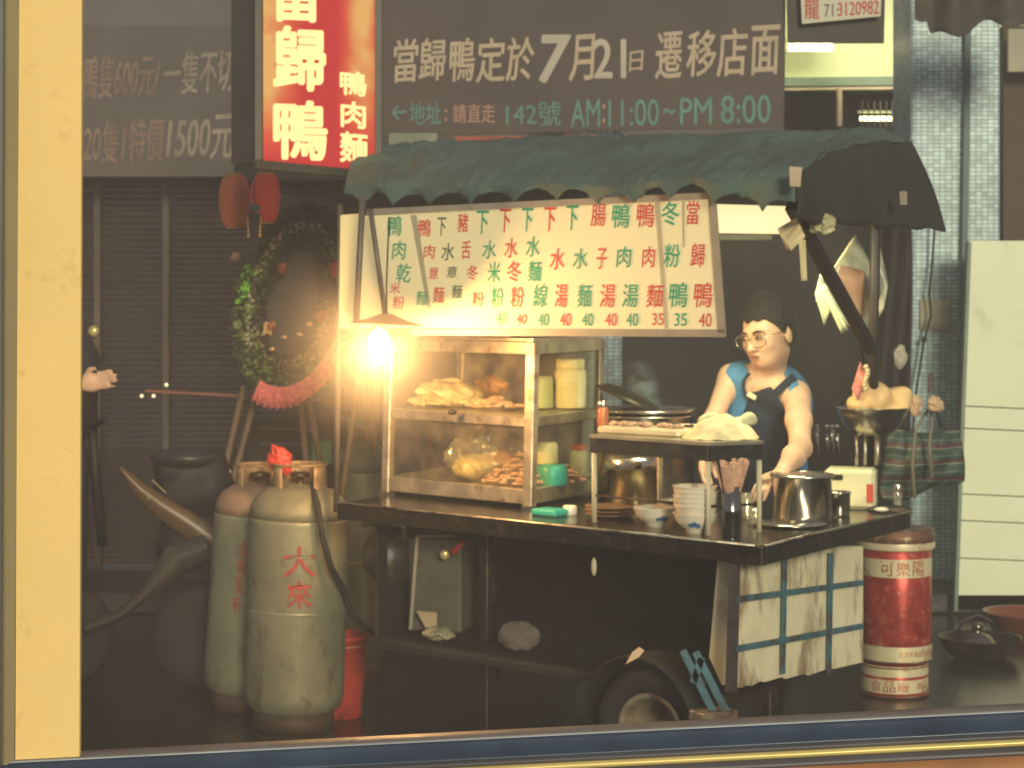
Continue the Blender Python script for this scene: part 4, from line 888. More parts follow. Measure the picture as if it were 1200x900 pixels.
cols = [(mred, '當歸鴨', [(805, 235, 820, 263), (809, 285, 826, 313), (813, 331, 835, 360)], ('40', (819, 367, 834, 383))),
        (mgreen, '冬粉鴨', [(775, 236, 796, 264), (778, 286, 797, 313), (784, 331, 806, 360)], ('35', (790, 367, 805, 382))),
        (mred, '鴨肉麵', [(746, 238, 767, 266), (752, 289, 768, 313), (757, 333, 778, 360)], ('35', (764, 367, 778, 381))),
        (mgreen, '鴨肉湯', [(717, 239, 738, 267), (722, 289, 740, 313), (729, 333, 748, 360)], ('40', (734, 367, 748, 382))),
        (mred, '腸子湯', [(692, 239, 710, 265), (699, 291, 711, 315), (703, 333, 721, 360)], ('40', (709, 367, 723, 382))),
        (mgreen, '下水麵', [(664, 241, 678, 270), (671, 291, 688, 315), (676, 333, 694, 360)], ('40', (682, 367, 695, 382))),
        (mred, '下水湯', [(638, 243, 652, 271), (644, 291, 661, 316), (650, 333, 665, 360)], ('40', (656, 367, 669, 382))),
        (mgreen, '下水麵線', [(612, 244, 625, 271), (616, 277, 632, 301), (618, 306, 635, 330), (624, 333, 641, 360)], ('40', (630, 367, 643, 382))),
        (mred, '下水冬粉', [(586, 245, 599, 272), (591, 279, 606, 302), (594, 306, 611, 330), (598, 336, 614, 360)], ('40', (605, 368, 617, 380))),
        (mgreen, '下水米粉', [(559, 247, 573, 274), (565, 282, 581, 303), (571, 307, 586, 331), (575, 337, 590, 360)], ('40', (581, 366, 593, 380))),
        (mred, '豬舌冬粉', [(536, 250, 549, 272), (541, 282, 552, 303), (547, 311, 560, 328), (553, 342, 567, 359)], None),
        (mdark, '下水意麵', [(513, 255, 523, 276), (517, 285, 532, 305), (523, 312, 536, 325), (529, 334, 542, 350)], None),
        (mred, '鴨肉意麵', [(490, 257, 505, 277), (496, 287, 510, 303), (502, 313, 514, 327), (507, 336, 521, 355)], None),
        (mgreen, '鴨肉乾', [(454, 253, 471, 276), (459, 282, 476, 304), (464, 309, 482, 331)], None),
        (mred, '米粉', [(456, 331, 469, 344), (460, 347, 474, 362)], None), (mgreen, '麵', [(487, 341, 502, 358)], None)]
for m_, s_t, bxs, pr in cols:
    mb = MB()
    for ch_, bx_ in zip(s_t, bxs): put_text(mb, ch_, bx_, mp, mn, .016, .12, off=.0035)
    if pr: put_text(mb, pr[0], pr[1], mp, mn, .015, .05, off=.0035)
    mb.build('lettering', m_, mbd)
# pale sheet and poles at the left end
ps = thing('plastic_sheet', 'narrow plastic sheet, its light put in as glow, between the poles left of the menu board', 'plastic sheet', P(409, 385, 6.98))
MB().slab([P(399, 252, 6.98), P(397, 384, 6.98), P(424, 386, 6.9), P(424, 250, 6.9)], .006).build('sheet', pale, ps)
for (a, b_, d_, r_, l_) in (((425, 232), (417, 388), 6.78, .011, 'upright grey pole at the left end of the menu board'), ((434, 245), (452, 372), 6.72, .009, 'thin grey rod slanting across the left of the menu board'), ((399, 240), (394, 600), 7.0, .010, 'dark upright pole left of the plastic sheet')):
    mb = MB(); mb.tube([P(*a, d_), P(*b_, d_)], r_, 10); tag(mb.build('stall_pole', bp), l_, 'pole', 'poles at the left end of the stall')

# ---- bulb with its shade
lp = thing('hanging_bulb_lamp', 'bright bare bulb under a flat shade at the left end of the stall', 'lamp', P(446, 430, 6.5))
mb = MB(); mb.lathe(P(453, 380, 6.5), [(.115, 0), (.112, .004), (.07, .013), (.035, .026), (.014, .034), (0, .035)], 40, Matrix.Rotation(R(3), 3, 'Y')); mb.build('shade', mat('lamp_shade_enamel', (.55, .30, .16), .5, var=.1), lp)
mb = MB(); mb.tube([P(453, 366, 6.5), P(453, 330, 6.52), P(456, 255, 6.6)], .003, 6); mb.build('wire', black_metal, lp)
bulb_c = P(444, 401, 6.5)
mb = MB(); mb.blob(bulb_c, (.036, .036, .046), 20, 14); mb.build('bulb', mat_emit('bulb_glow', (1, .80, .40), 1.6), lp)
mb = MB(); mb.lathe(bulb_c + up * .04, [(.016, 0), (.016, .022)], 14); mb.build('socket', black_metal, lp)
pt = bpy.data.lights.new('bulb_light', 'POINT'); po = bpy.data.objects.new('bulb_light', pt); COL.objects.link(po)
pt.energy = 62; pt.color = (1, .54, .19); pt.shadow_soft_size = .05; po.location = bulb_c + Vector((0, -.06, -.03))
# ---- fluorescent fixture under the awning at the right
fx = thing('fluorescent_fixture', 'bright pale light fixture under the awning right of the menu board', 'lamp', P(885, 262, 7.3))
mb = MB(); mb.slab([P(800, 238, 7.3), P(800, 272, 7.3), P(931, 274, 7.3), P(931, 242, 7.3)], .05); mb.build('diffuser', mat_emit('diffuser_glow', (1, .80, .42), .95), fx)
mb = MB(); mb.slab([P(800, 275, 7.29), P(800, 281, 7.29), P(905, 281, 7.29), P(905, 275, 7.29)], .06); mb.build('housing', mat('housing_green', (.30, .34, .24), .5), fx)
al = bpy.data.lights.new('fixture_light', 'AREA'); ao = bpy.data.objects.new('fixture_light', al); COL.objects.link(ao)
al.shape = 'RECTANGLE'; al.size = .5; al.size_y = .12; al.energy = 12; al.color = (1, .90, .52); ao.location = P(860, 250, 6.3); ao.rotation_euler = (R(12), R(-6), 0)

# ================================================================== AWNING
aw = thing('stall_awning', 'dark green scalloped canvas awning over the stall', 'awning', P(700, 235, 6.6))
awm = mat('green_canvas', (.10, .165, .145), .75, var=.25, scale=3, bump=.5, bscale=12, dirt=(.085, .115, .10), dirt_amt=.5, dirt_scale=2.2)
aL, aR = P(404, 221, 6.95), P(932, 207, 5.78)
bL, bR = P(425, 165, 7.75), P(1066, 150, 7.2)
def awf(u, v):
    f = aL.lerp(aR, u); k = bL.lerp(bR, u); p = f.lerp(k, v)
    z = f.z + (k.z - f.z) * (v ** .75) + .012 * math.sin(u * 31 + 3 * v) * v * (1 - v) * 3 + .02 * noise.noise(Vector((u * 7, v * 2, 3)))
    z += .016 * (1 - abs(noise.noise(Vector((u * 26, v * 4, 1)))) * 2.4) * v * (1 - v) * 4 + .006 * noise.noise(Vector((u * 60, v * 9, 5))) - .010 * (abs((u * 5) % 1 - .5) < .02)
    # rounded drop at the right end
    z -= .05 * max(0, (u - .93) / .07) ** 2 * v
    z -= .05 * max(0, (.10 - u) / .10) ** 2 * v
    return Vector((p.x, p.y, z))
mb = MB(); mb.grid(awf, 180, 26, True, (0, 0, -.006)); mb.build('roof_canvas', awm, aw)
mb = MB(); fnn = Vector(((aR - aL).y, -(aR - aL).x, 0)).normalized(); fnn = fnn if fnn.y < 0 else -fnn
def valf(u, v):
    p = awf(u, 0); s1 = abs(math.sin(math.pi * (u * 11.2 + .35 + .15 * math.sin(u * 9)))); drop = .022 + .045 * (1 - s1 ** .7) + .05 * max(0, u - .8) / .2
    return p + fnn * (.005 + .012 * math.sin(u * 60) * v) - up * drop * v
mb.grid(valf, 220, 4, True, (0, .004, 0)); mb.build('valance', awm, aw)
# side flap on the right
fm_ = mat('dark_side_canvas', (.035, .037, .032), .85, var=.3, scale=4, bump=.5, bscale=10)
fr = P(1106, 268, 7.1)
def flap(u, v):
    top = awf(1, u); bot = aR.lerp(fr, u); bot.z = P(930, 255, 5.78).z * (1 - u) + fr.z * u - .012 * abs(math.sin(u * 14))
    p = top.lerp(bot, v); bul = math.sin(math.pi * v) * .012; return p + Vector((bul + .01 * math.sin(u * 20), -bul * .4, 0))
mb = MB(); mb.grid(flap, 40, 14, True, (-.004, 0, 0)); mb.build('side_flap', fm_, aw)
for k, yy in ((.36, .15),):
    mb = MB(); p = flap(.02, .0); mb.slab([P(925, 195, 5.7), P(926, 218, 5.7), P(938, 219, 5.7), P(940, 196, 5.7)], .006); mb.build('patch', mat('tan_patch', (.52, .42, .28), .7), aw)
mb = MB(); mb.slab([P(1054, 224, 6.5), P(1055, 240, 6.5), P(1063, 240, 6.5), P(1063, 224, 6.5)], .006); mb.build('patch', mat('dull_patch', (.28, .24, .18), .7), aw)
mb = MB(); mb.slab([P(456, 156, 7.62), P(455, 183, 7.62), P(480, 180, 7.6), P(512, 166, 7.6), P(512, 156, 7.6)], .006); mb.build('pale_flap', mat('grey_plastic_flap', (.24, .26, .21), .6), aw)

# ---- stall posts and hanging plastic on the right
dp = mat('dark_post_paint', (.035, .03, .027), .5, .3, var=.4, scale=10)
mb = MB(); mb.bar(P(927, 240, 5.95), P(1022, 412, 6.4), .036, .036, bev=.004); tag(mb.build('stall_pole', dp), 'thick dark brace slanting behind the man at right', 'pole')
mb = MB(); mb.tube([P(1026, 248, 6.5), P(1022, 590, 6.9)], .017, 12); tag(mb.build('stall_pole', dp), 'dark upright pole beside the hanging plastic bags at right', 'pole')
mb = MB(); mb.bar(P(1012, 410, 7.25), P(1055, 560, 7.3), .02); tag(mb.build('stall_pole', dp), 'lower dark brace behind the steel mixing bowl', 'pole')
# dark sheet put in for the dark area between pole and pillar
mb = MB(); mb.grid(lambda u, v: P(1024 + 44 * u + 1.5 * math.sin(v * 5), 258 + 250 * v, 9.0 + .03 * math.sin(u * 8 + v * 4)), 10, 16, True, .01); tag(mb.build('dark_sheet', mat('black_sheet', (.014, .013, .012), .7, var=.4, scale=8, bump=.6, bscale=10)), 'dark tarpaulin filling the dark area between the pole and the mosaic pillar', 'sheeting')
paper = mat('cream_paper_tags', (.72, .62, .36), .7, var=.12)
def sheet_q(nm, label, cat, quad, d, m, group=None, curl=.01, th=.002):
    def f(u, v):
        a = Vector((quad[0][0] + (quad[3][0] - quad[0][0]) * u, quad[0][1] + (quad[3][1] - quad[0][1]) * u)); b_ = Vector((quad[1][0] + (quad[2][0] - quad[1][0]) * u, quad[1][1] + (quad[2][1] - quad[1][1]) * u))
        q = a.lerp(b_, v); return P(q.x, q.y, d + curl * math.sin(3 * u + 4 * v) + curl * math.cos(7 * v + 2 * u))
    mb = MB(); mb.grid(f, 10, 10, True, th); return tag(mb.build(nm, m), label, cat, group)
sheet_q('paper_strip', 'cream paper folded over the brace, left upper one', 'paper', [(911, 268), (922, 293), (943, 278), (935, 254)], 5.9, paper, 'papers tied to the brace')
sheet_q('paper_strip', 'cream paper roll hanging below the fixture by the brace', 'paper', [(917, 280), (927, 294), (944, 277), (936, 262)], 5.86, paper, 'papers tied to the brace')
sheet_q('paper_strip', 'long narrow cream paper strip hanging beside the brace', 'paper', [(936, 280), (939, 329), (946, 329), (944, 281)], 5.9, paper, 'papers tied to the brace', .003)
crumple('plastic_bag', 'crumpled yellowish plastic bag tied on top of the brace', 'plastic bag', P(964, 264, 6.0), (.040, .03, .034), mat('yellow_film', (.52, .50, .28), .35, var=.35, scale=30), .9, 24)
fold = mat('grey_film', (.30, .31, .24), .3, var=.25, scale=20); fold2 = mat('pale_green_film', (.56, .58, .38), .35, var=.15, scale=20); brn = mat('brown_paper', (.26, .15, .10), .6, var=.2, scale=14)
sheet_q('hanging_plastic', 'big diamond of clear grey plastic hanging behind the dark pole', 'plastic sheet', [(1002, 275), (955, 352), (1012, 395), (1040, 345)], 6.75, fold, None, .02)
sheet_q('hanging_plastic', 'pale green plastic edge hanging left of the brace', 'plastic sheet', [(962, 318), (955, 345), (966, 382), (975, 362)], 6.5, fold2, None, .01)
sheet_q('hanging_plastic', 'pale flap slanting along the brace above the head of the man', 'plastic sheet', [(962, 340), (965, 332), (994, 386), (986, 391)], 6.45, fold2, None, .004)
sheet_q('hanging_plastic', 'brown paper showing inside the big clear plastic', 'paper sheet', [(985, 310), (978, 335), (1010, 382), (1014, 318)], 6.7, brn, None, .01)
sheet_q('hanging_plastic', 'narrow pale plastic fold right of the dark pole', 'plastic sheet', [(1030, 280), (1030, 372), (1036, 362), (1041, 335)], 6.6, fold, None, .006)
mb = MB(); mb.tube([P(1000, 280, 6.6), P(975, 318, 6.6)], .004, 6); tag(mb.build('string', paper), 'pale string running down to the clear plastic', 'string')
sheet_q('pink_ribbon', 'pink and cream paper fan hanging above the dough bowl', 'ornament', [(1008, 424), (998, 456), (1006, 470), (1018, 440)], 6.7, mat('pink_fan', (.62, .22, .18), .6, var=.4, scale=60), None, .012)
mb = MB()
for i in range(7): mb.blob(P(1015 + 2 * math.sin(i), 430 + i * 4.2, 6.68), .009, 8, 6)
tag(mb.build('bead_string', mat('cream_beads', (.55, .50, .30), .6)), 'string of cream beads beside the pink paper fan', 'ornament')
crumple('plastic_bag', 'whitish plastic bag hanging before the pillar above the dough bowl', 'plastic bag', P(1056, 418, 7.2), (.028, .02, .05), mat('white_film', (.42, .40, .33), .5, var=.25, scale=30), .6, 18)

# ---- striped tote bag on its hook
tb = thing('striped_tote_bag', 'dark green and maroon striped tote bag hanging at the counter end', 'bag', P(1080, 585, 7.1))
tm = bpy.data.materials.new('striped_nylon'); tm.use_nodes = True; N = tm.node_tree.nodes; L = tm.node_tree.links; p = N['Principled BSDF']; p.inputs['Roughness'].default_value = .6
tc = N.new('ShaderNodeTexCoord'); sp = N.new('ShaderNodeSeparateXYZ'); nzz = N.new('ShaderNodeTexNoise'); nzz.inputs['Scale'].default_value = 12; L.new(tc.outputs['Object'], nzz.inputs[0]); L.new(tc.outputs['Object'], sp.inputs[0])
a = N.new('ShaderNodeMath'); a.operation = 'MULTIPLY'; a.inputs[1].default_value = .03; L.new(nzz.outputs[0], a.inputs[0])
b = N.new('ShaderNodeMath'); L.new(sp.outputs[2], b.inputs[0]); L.new(a.outputs[0], b.inputs[1])
c = N.new('ShaderNodeMath'); c.operation = 'MULTIPLY'; c.inputs[1].default_value = 17.5; L.new(b.outputs[0], c.inputs[0])
d_ = N.new('ShaderNodeMath'); d_.operation = 'FRACT'; L.new(c.outputs[0], d_.inputs[0])
rp = N.new('ShaderNodeValToRGB'); rp.color_ramp.interpolation = 'CONSTANT'; rp.color_ramp.elements[0].color = (.022, .06, .05, 1); rp.color_ramp.elements[1].position = .36; rp.color_ramp.elements[1].color = (.17, .19, .15, 1)
for ps_, cc in ((.44, (.07, .035, .035, 1)), (.72, (.025, .07, .065, 1)), (.90, (.14, .16, .13, 1)), (.95, (.04, .06, .06, 1))):
    e = rp.color_ramp.elements.new(ps_); e.color = cc
L.new(d_.outputs[0], rp.inputs[0]); L.new(rp.outputs[0], p.inputs['Base Color'])
def totf(u, v):
    x0 = 1042 + (1030 - 1042) * v; x1 = 1124 + 7 * math.sin(v * 2.2); y0 = 500 + 6 * math.sin(math.pi * u) + 4 * u; y1 = 586 - 14 * u + 5 * math.sin(u * 6)
    if v > .9: x0 += 6 * (v - .9) / .1; x1 -= 14 * (v - .9) / .1
    bulge = .06 * math.sin(math.pi * min(1, v * 1.0)) * math.sin(math.pi * u)
    return P(x0 + (x1 - x0) * u, y0 + (y1 - y0) * v, 7.1 - bulge + .008 * math.sin(u * 22 + v * 5) + .006 * math.sin(v * 17 + 5 * u))
mb = MB(); mb.grid(totf, 40, 30, True, (0, .05, 0)); mb.build('bag_body', tm, tb)
sm_ = mat('strap_grey', (.22, .21, .16), .6); 
for q in (((1072, 585), (1069, 545), (1073, 505), (1080, 492), (1088, 480), (1091, 470)), ((1092, 560), (1089, 520), (1092, 495), (1091, 475))):
    mb = MB(); mb.tube([P(x, y, 7.0) for x, y in q], .006, 6); mb.build('strap', sm_, tb)
mb = MB(); mb.tube([P(1104, 500, 7.04), P(1098, 480, 7.03), P(1094, 465, 7.02)], .008, 6); mb.build('strap', mat('dark_strap', (.03, .06, .06), .6), tb)
mb = MB(); mb.bar(P(1091, 437, 7.05), P(1090, 460, 7.05), .016, .008); tag(mb.build('hook', black_metal), 'flat black hook above the striped tote bag', 'hook')
tan = mat('tan_film', (.50, .36, .24), .4, var=.25, scale=24)
crumple('plastic_bag', 'tan knotted plastic bag left of the tote bag handles', 'plastic bag', P(1074, 476, 6.95), (.026, .02, .04), tan, .7, 22)
crumple('plastic_bag', 'tan knotted plastic bag right of the black hook', 'plastic bag', P(1096, 474, 6.93), (.034, .02, .032), tan, .7, 20, Matrix.Rotation(R(25), 3, 'Y'))

# ================================================================== RED TINS
tin_red = mat('red_printed_tin', (.42, .045, .035), .32, .35, var=.35, scale=14, bump=.1, dirt=(.55, .25, .15), dirt_amt=.16, dirt_scale=16)
tin_cream = mat('cream_tin_band', (.70, .62, .40), .4, .2, var=.12, dirt=(.35, .2, .1), dirt_amt=.2, dirt_scale=12)
tin_lid = mat('rusty_lid', (.20, .10, .07), .5, .5, var=.4, scale=9, dirt=(.5, .4, .25), dirt_amt=.3, dirt_scale=20)
TD = 2400 * 1.55 / 472; s_ = TD / FPX; r = 42 * s_
def cyl_text(mb, txt, xc, yc, wpx, hpx, cpt, rad, bold=.03):
    uv, fs = glyph(txt, 0); vs = []
    for u, v in uv:
        a = -math.pi / 2 + ((xc + (u - .5) * wpx) * s_) / rad; z = P(0, yc, TD).z + (v - .5) * hpx * s_
        vs.append(Vector((cpt.x + (rad + .0015) * math.cos(a), cpt.y + (rad + .0015) * math.sin(a), z)))
    mb.chunks.append((vs, fs))
def tin(name, label, ytop, ybot, bands, rad, xc):
    c = P(xc, ybot, TD); t = thing(name, label, 'tin', c, 'stacked red biscuit tins'); z0 = P(0, ybot, TD).z; z1 = P(0, ytop, TD).z
    mb = MB(); mb.lathe(Vector((c.x, c.y, z0)), [(rad * .97, 0), (rad, .004), (rad, z1 - z0 - .004), (rad * .97, z1 - z0)], 56); mb.build('body', tin_red, t)
    for ya, yb in bands:
        za, zb = P(0, ya, TD).z, P(0, yb, TD).z; mb = MB(); mb.lathe(Vector((c.x, c.y, 0)), [(rad + .0007, zb), (rad + .0008, za)], 56); mb.f = mb.f[:-2]; mb.sm = mb.sm[:-2]; mb.build('band', tin_cream, t)
    for y in (ytop + 2, ybot - 2):
        mb = MB(); mb.lathe(Vector((c.x, c.y, P(0, y, TD).z)), [(rad, -.004), (rad + .004, 0), (rad, .004)], 56); mb.build('rim', tin_lid, t)
    return t, c
t, c = tin('biscuit_tin', 'tall red tin with cream bands on top, at the cart right end', 628, 772, [(651, 672), (752, 770)], 41 * s_, 1050)
mb = MB(); [cyl_text(mb, ch_, xx, 661.5, 16, 17, c, 41 * s_) for ch_, xx in zip('可樂陽', (-18, 1, 20))]; cyl_text(mb, '台北市食品公司', 16, 760, 40, 7, c, 41 * s_, .0); mb.build('lettering', tin_red, t)
mb = MB(); mb.lathe(Vector((c.x, c.y, P(0, 628, TD).z)), [(44 * s_, -.03), (44.5 * s_, 0), (45 * s_, .012), (43 * s_, .016), (44 * s_, .03), (41 * s_, .034), (0, .036)], 56); mb.build('lid', tin_lid, t)
mb = MB(); mb.lathe(Vector((c.x, c.y, P(0, 634, TD).z)), [(44.6 * s_, -.022), (45.2 * s_, -.01), (44.6 * s_, .004)], 56); mb.f = mb.f[:-2]; mb.sm = mb.sm[:-2]; mb.build('lid_band', tin_cream, t)
# pattern of pale curls on the tall tin
mb = MB(); rr = random.Random(3)
for i in range(46):
    a = -math.pi / 2 + rr.uniform(-1.0, 1.0); z = P(0, rr.uniform(680, 748), TD).z; pts = []
    for k in range(7):
        th = k * .8; q = .004 + .0012 * k; aa = a + q * math.cos(th) / (41 * s_); pts.append(Vector((c.x + (41 * s_ + .001) * math.cos(aa), c.y + (41 * s_ + .001) * math.sin(aa), z + q * math.sin(th))))
    mb.tube(pts, .0011, 4)
tag(mb.build('curl_pattern', mat('pale_red_print', (.60, .16, .11), .4, var=.2), t), kind='stuff')
t, c = tin('biscuit_tin', 'short red tin below the tall one, standing on the ground', 775, 812, [(775, 787), (790.5, 806)], 39 * s_, 1048)
mb = MB(); [cyl_text(mb, ch_, xx, 798, 14, 13, c, 39 * s_) for ch_, xx in zip('食品廠可', (-29, -13, 3, 27))]; mb.build('lettering', tin_red, t)



# ---- kettle and red basin at right
kt = thing('steel_kettle', 'small steel kettle in a dark basin at the right edge', 'kettle', P(1145, 772, 8.611))
mb = MB(); kc = P(1145, 772, 8.611); mb.lathe(kc, [(.07, 0), (.085, .02), (.08, .07), (.05, .10), (.02, .11), (.02, .125), (.028, .135), (.02, .15), (0, .155)], 36); mb.build('body', mat('tarnished_steel', (.28, .25, .20), .25, 1, var=.3), kt)
mb = MB(); mb.tube([kc + Vector((-.085, 0, .10)), kc + Vector((-.06, 0, .16)), kc + Vector((0, 0, .185)), kc + Vector((.06, 0, .16)), kc + Vector((.085, 0, .10))], .006, 8); mb.build('handle', black_metal, kt)
mb = MB(); kc2 = P(1148, 772, 8.611) + up * .02; mb.lathe(kc2 + up * -.02, [(.10, 0), (.14, .03), (.17, .09), (.176, .095), (.168, .09), (.135, .035), (0, .012)], 44); tag(mb.build('dark_basin', black_metal), 'dark round basin holding the kettle', 'basin')
kc = P(1200, 748, 9.117); mb = MB(); mb.lathe(kc, [(.13, 0), (.17, .11), (.182, .115), (.182, .122), (.165, .118), (.12, .01), (0, .01)], 40); tag(mb.build('red_basin', mat('brown_red_plastic', (.20, .055, .035), .35, var=.2)), 'brownish red plastic basin at the right edge', 'basin')

# ================================================================== GAS CYLINDERS
gas_m = mat('worn_grey_green_paint', (.245, .24, .16), .42, .25, var=.25, scale=5, bump=.2, bscale=24, dirt=(.135, .12, .075), dirt_amt=.22, dirt_scale=12, dstretch=.6)
gas_top = mat('bulb_warmed_cap', (.23, .215, .14), .55, .1, var=.3, scale=10)  # body paint turned slightly orange: bulb light put into the colour
guard_m = mat('tan_guard_paint', (.42, .27, .14), .5, .2, var=.3, scale=12, dirt=(.12, .07, .04), dirt_amt=.3, dirt_scale=14)
foot_m = mat('rusty_foot', (.07, .04, .028), .6, .1, var=.3, scale=10)
redink = mat('worn_red_paint', (.34, .05, .035), .6, var=.4, scale=40)
def cylinder(px, pyb, d, rad, H, label, lean_=0, topm=gas_top):
    c = P(px, pyb, d); c.z = 0; t = thing('gas_cylinder', label, 'gas cylinder', c, 'tall gas cylinders left of the cart'); M = Matrix.Rotation(lean_, 3, 'Y')
    mb = MB(); mb.lathe(c + up * .05, [(.0, 0), (rad * .7, .004), (rad * .93, .025), (rad, .07), (rad, H * .78 - .05), (rad * 1.008, H * .78 - .04), (rad, H * .78 - .03)], 56, M); mb.build('body', gas_m, t)
    mb = MB(); mb.lathe(c + up * .05, [(rad * .999, H * .78 - .03), (rad * .97, H * .82 - .03), (rad * .86, H * .86 - .03), (rad * .64, H * .89 - .03), (rad * .3, H * .905 - .03), (.0, H * .91 - .03)], 56, M); mb.f = mb.f[1:] if False else mb.f; mb.build('shoulder', topm, t)
    mb = MB(); mb.lathe(c + M @ Vector((0, 0, .05 + H * .40)), [(rad * .999, -.006), (rad * 1.012, -.002), (rad * 1.012, .002), (rad * .999, .006)], 56, M); mb.f = mb.f[:-2]; mb.sm = mb.sm[:-2]; mb.build('weld_seam', gas_m, t)
    mb = MB(); mb.lathe(c, [(rad * .78, 0.0), (rad * .82, .002), (rad * .80, .07), (rad * .76, .07)], 40, M); mb.build('foot_ring', foot_m, t)
    # valve guard: curved sheet open to the front, with top flange
    tp = M @ Vector((0, 0, H - .115)) + c; gr_ = rad * .53
    for a0, a1 in ((R(-52), R(232)),):
        mb = MB(); mb.grid(lambda u, v: tp + Vector((gr_ * math.cos(a0 + (a1 - a0) * u), gr_ * math.sin(a0 + (a1 - a0) * u), .128 * v - .012)), 30, 4, True, (0, 0, 0) if False else 0)
        o = mb.build('valve_guard', guard_m, t); md = o.modifiers.new('s', 'SOLIDIFY'); md.thickness = .005
    mb = MB(); mb.lathe(tp + up * .115, [(gr_ - .008, 0), (gr_ + .004, 0), (gr_ + .004, .008), (gr_ - .008, .008), (gr_ - .008, 0)], 36); mb.f = mb.f[:-2]; mb.sm = mb.sm[:-2]; mb.build('guard_rim', guard_m, t)
    mb = MB(); mb.tube([tp, tp + up * .07], .014, 12); mb.lathe(tp + up * .07, [(.012, 0), (.034, .004), (.036, .014), (.030, .02), (.0, .022)], 16); mb.tube([tp + up * .04, tp + up * .04 + Vector((.045, -.03, 0))], .011, 10); mb.build('valve', mat('dark_brass', (.12, .09, .05), .4, .7), t)
    return t, c, tp
d1 = 2400 * 1.55 / (851 - 340)
Hc = 1.55 - (545 - 340) / 2400 * d1
t1, c1_, tp1 = cylinder(344, 851, d1, 58.5 * d1 / 2400, Hc, 'front tall gas cylinder with red characters and a black hose', R(1.6))
n_ = Vector((0, -1, 0))
mb = MB()
def ctext(txt, bx_, cc, rad, dd, bold=.03):
    uv, fs = glyph(txt, min(bold, .012)); vs = []
    for u, v in uv:
        px = bx_[0] + u * (bx_[2] - bx_[0]); py = bx_[3] + (bx_[1] - bx_[3]) * v; q = P(px, py, dd - rad); dx = max(-.98, min(.98, (q.x - cc.x) / rad))
        leanx = 0; vs.append(Vector((q.x, cc.y - rad * math.sqrt(1 - dx * dx) - .007, q.z)))
    return vs, fs
rad1 = 57.5 * d1 / 2400
for tx, bx_ in (('大', (332, 640, 370, 676)), ('來', (336, 681, 366, 713))):
    mb.chunks.append(ctext(tx, bx_, c1_ + Vector((.017, 0, 0)), rad1, d1, .015))
mb.build('lettering', redink, t1)
d2 = 2400 * 1.55 / (829 - 340)
t2, c2_, tp2 = cylinder(288, 829, d2, 50 * d2 / 2400, 1.55 - (545 - 340) / 2400 * d2 + .0, 'rear tall gas cylinder, left of and behind the front one', R(3.6), mat('bulb_reddened_cap', (.26, .17, .11), .55, var=.3, scale=10))  # shoulder reddened: warm bulb light put into its colour
mb = MB(); rr = random.Random(4); rad2 = 50 * d2 / 2400
for i, ch_ in enumerate('合格瓦斯'):
    vs, fs = ctext(ch_, (272 + 3 * (3 - i), 633 + i * 22, 282 + 3 * (3 - i), 652 + i * 22), c2_ + Vector((.033, 0, 0)), rad2, d2, .02); mb.chunks.append((vs, fs))
mb.build('lettering', redink, t2)
t3, c3_, tp3 = cylinder(424, 790, 8.3, 31 * 8.3 / 2400, 1.02, 'small grey green gas cylinder behind the counter left end', 0, mat('green_grey_cap', (.13, .15, .11), .45, .2, var=.2))
t3['group'] = 'tall gas cylinders left of the cart'
for ch_ in t3.children:
    if ch_.name.startswith(('valve_guard', 'guard_rim')): ch_.data.materials[0] = MATS['green_grey_cap']
    if ch_.name.startswith('body'): ch_.data.materials[0] = mat('dark_green_grey_paint', (.12, .14, .10), .45, .25, var=.25, scale=8)
mb = MB(); mb.tube([tp1 + Vector((.045, -.03, .04)), P(372, 590, d1 - .22), P(378, 630, d1 - .23), P(388, 665, d1 - .22), P(402, 690, d1 - .12), P(412, 720, d1), P(440, 745, 7.2)], .011, 10); tag(mb.build('gas_hose', rubber), 'black gas hose running down the front cylinder', 'hose')
crumple('red_plastic_bag', 'bright red plastic bag tied on the cylinder guards', 'plastic bag', P(329, 540, 7.28), (.045, .035, .065), mat('red_bag_film', (.62, .06, .04), .4, var=.3, scale=30), .8, 20, Matrix.Rotation(R(-25), 3, 'Y'))
# red bucket
bk_ = thing('red_bucket', 'red plastic bucket behind the front gas cylinder', 'bucket', P(398, 838, 7.45)); bc = P(398, 838, 7.45); bc.z = 0
mb = MB(); mb.lathe(bc, [(.075, 0), (.08, .004), (.103, .285), (.108, .287), (.108, .30), (.100, .30), (.072, .01), (0, .01)], 44); mb.build('body', red_plastic, bk_)
mb = MB(); mb.lathe(bc + up * .265, [(.1045, -.004), (.108, 0), (.1065, .004)], 44); mb.f = mb.f[:-2]; mb.sm = mb.sm[:-2]; mb.build('band', mat('pale_red_plastic', (.62, .25, .16), .4), bk_)
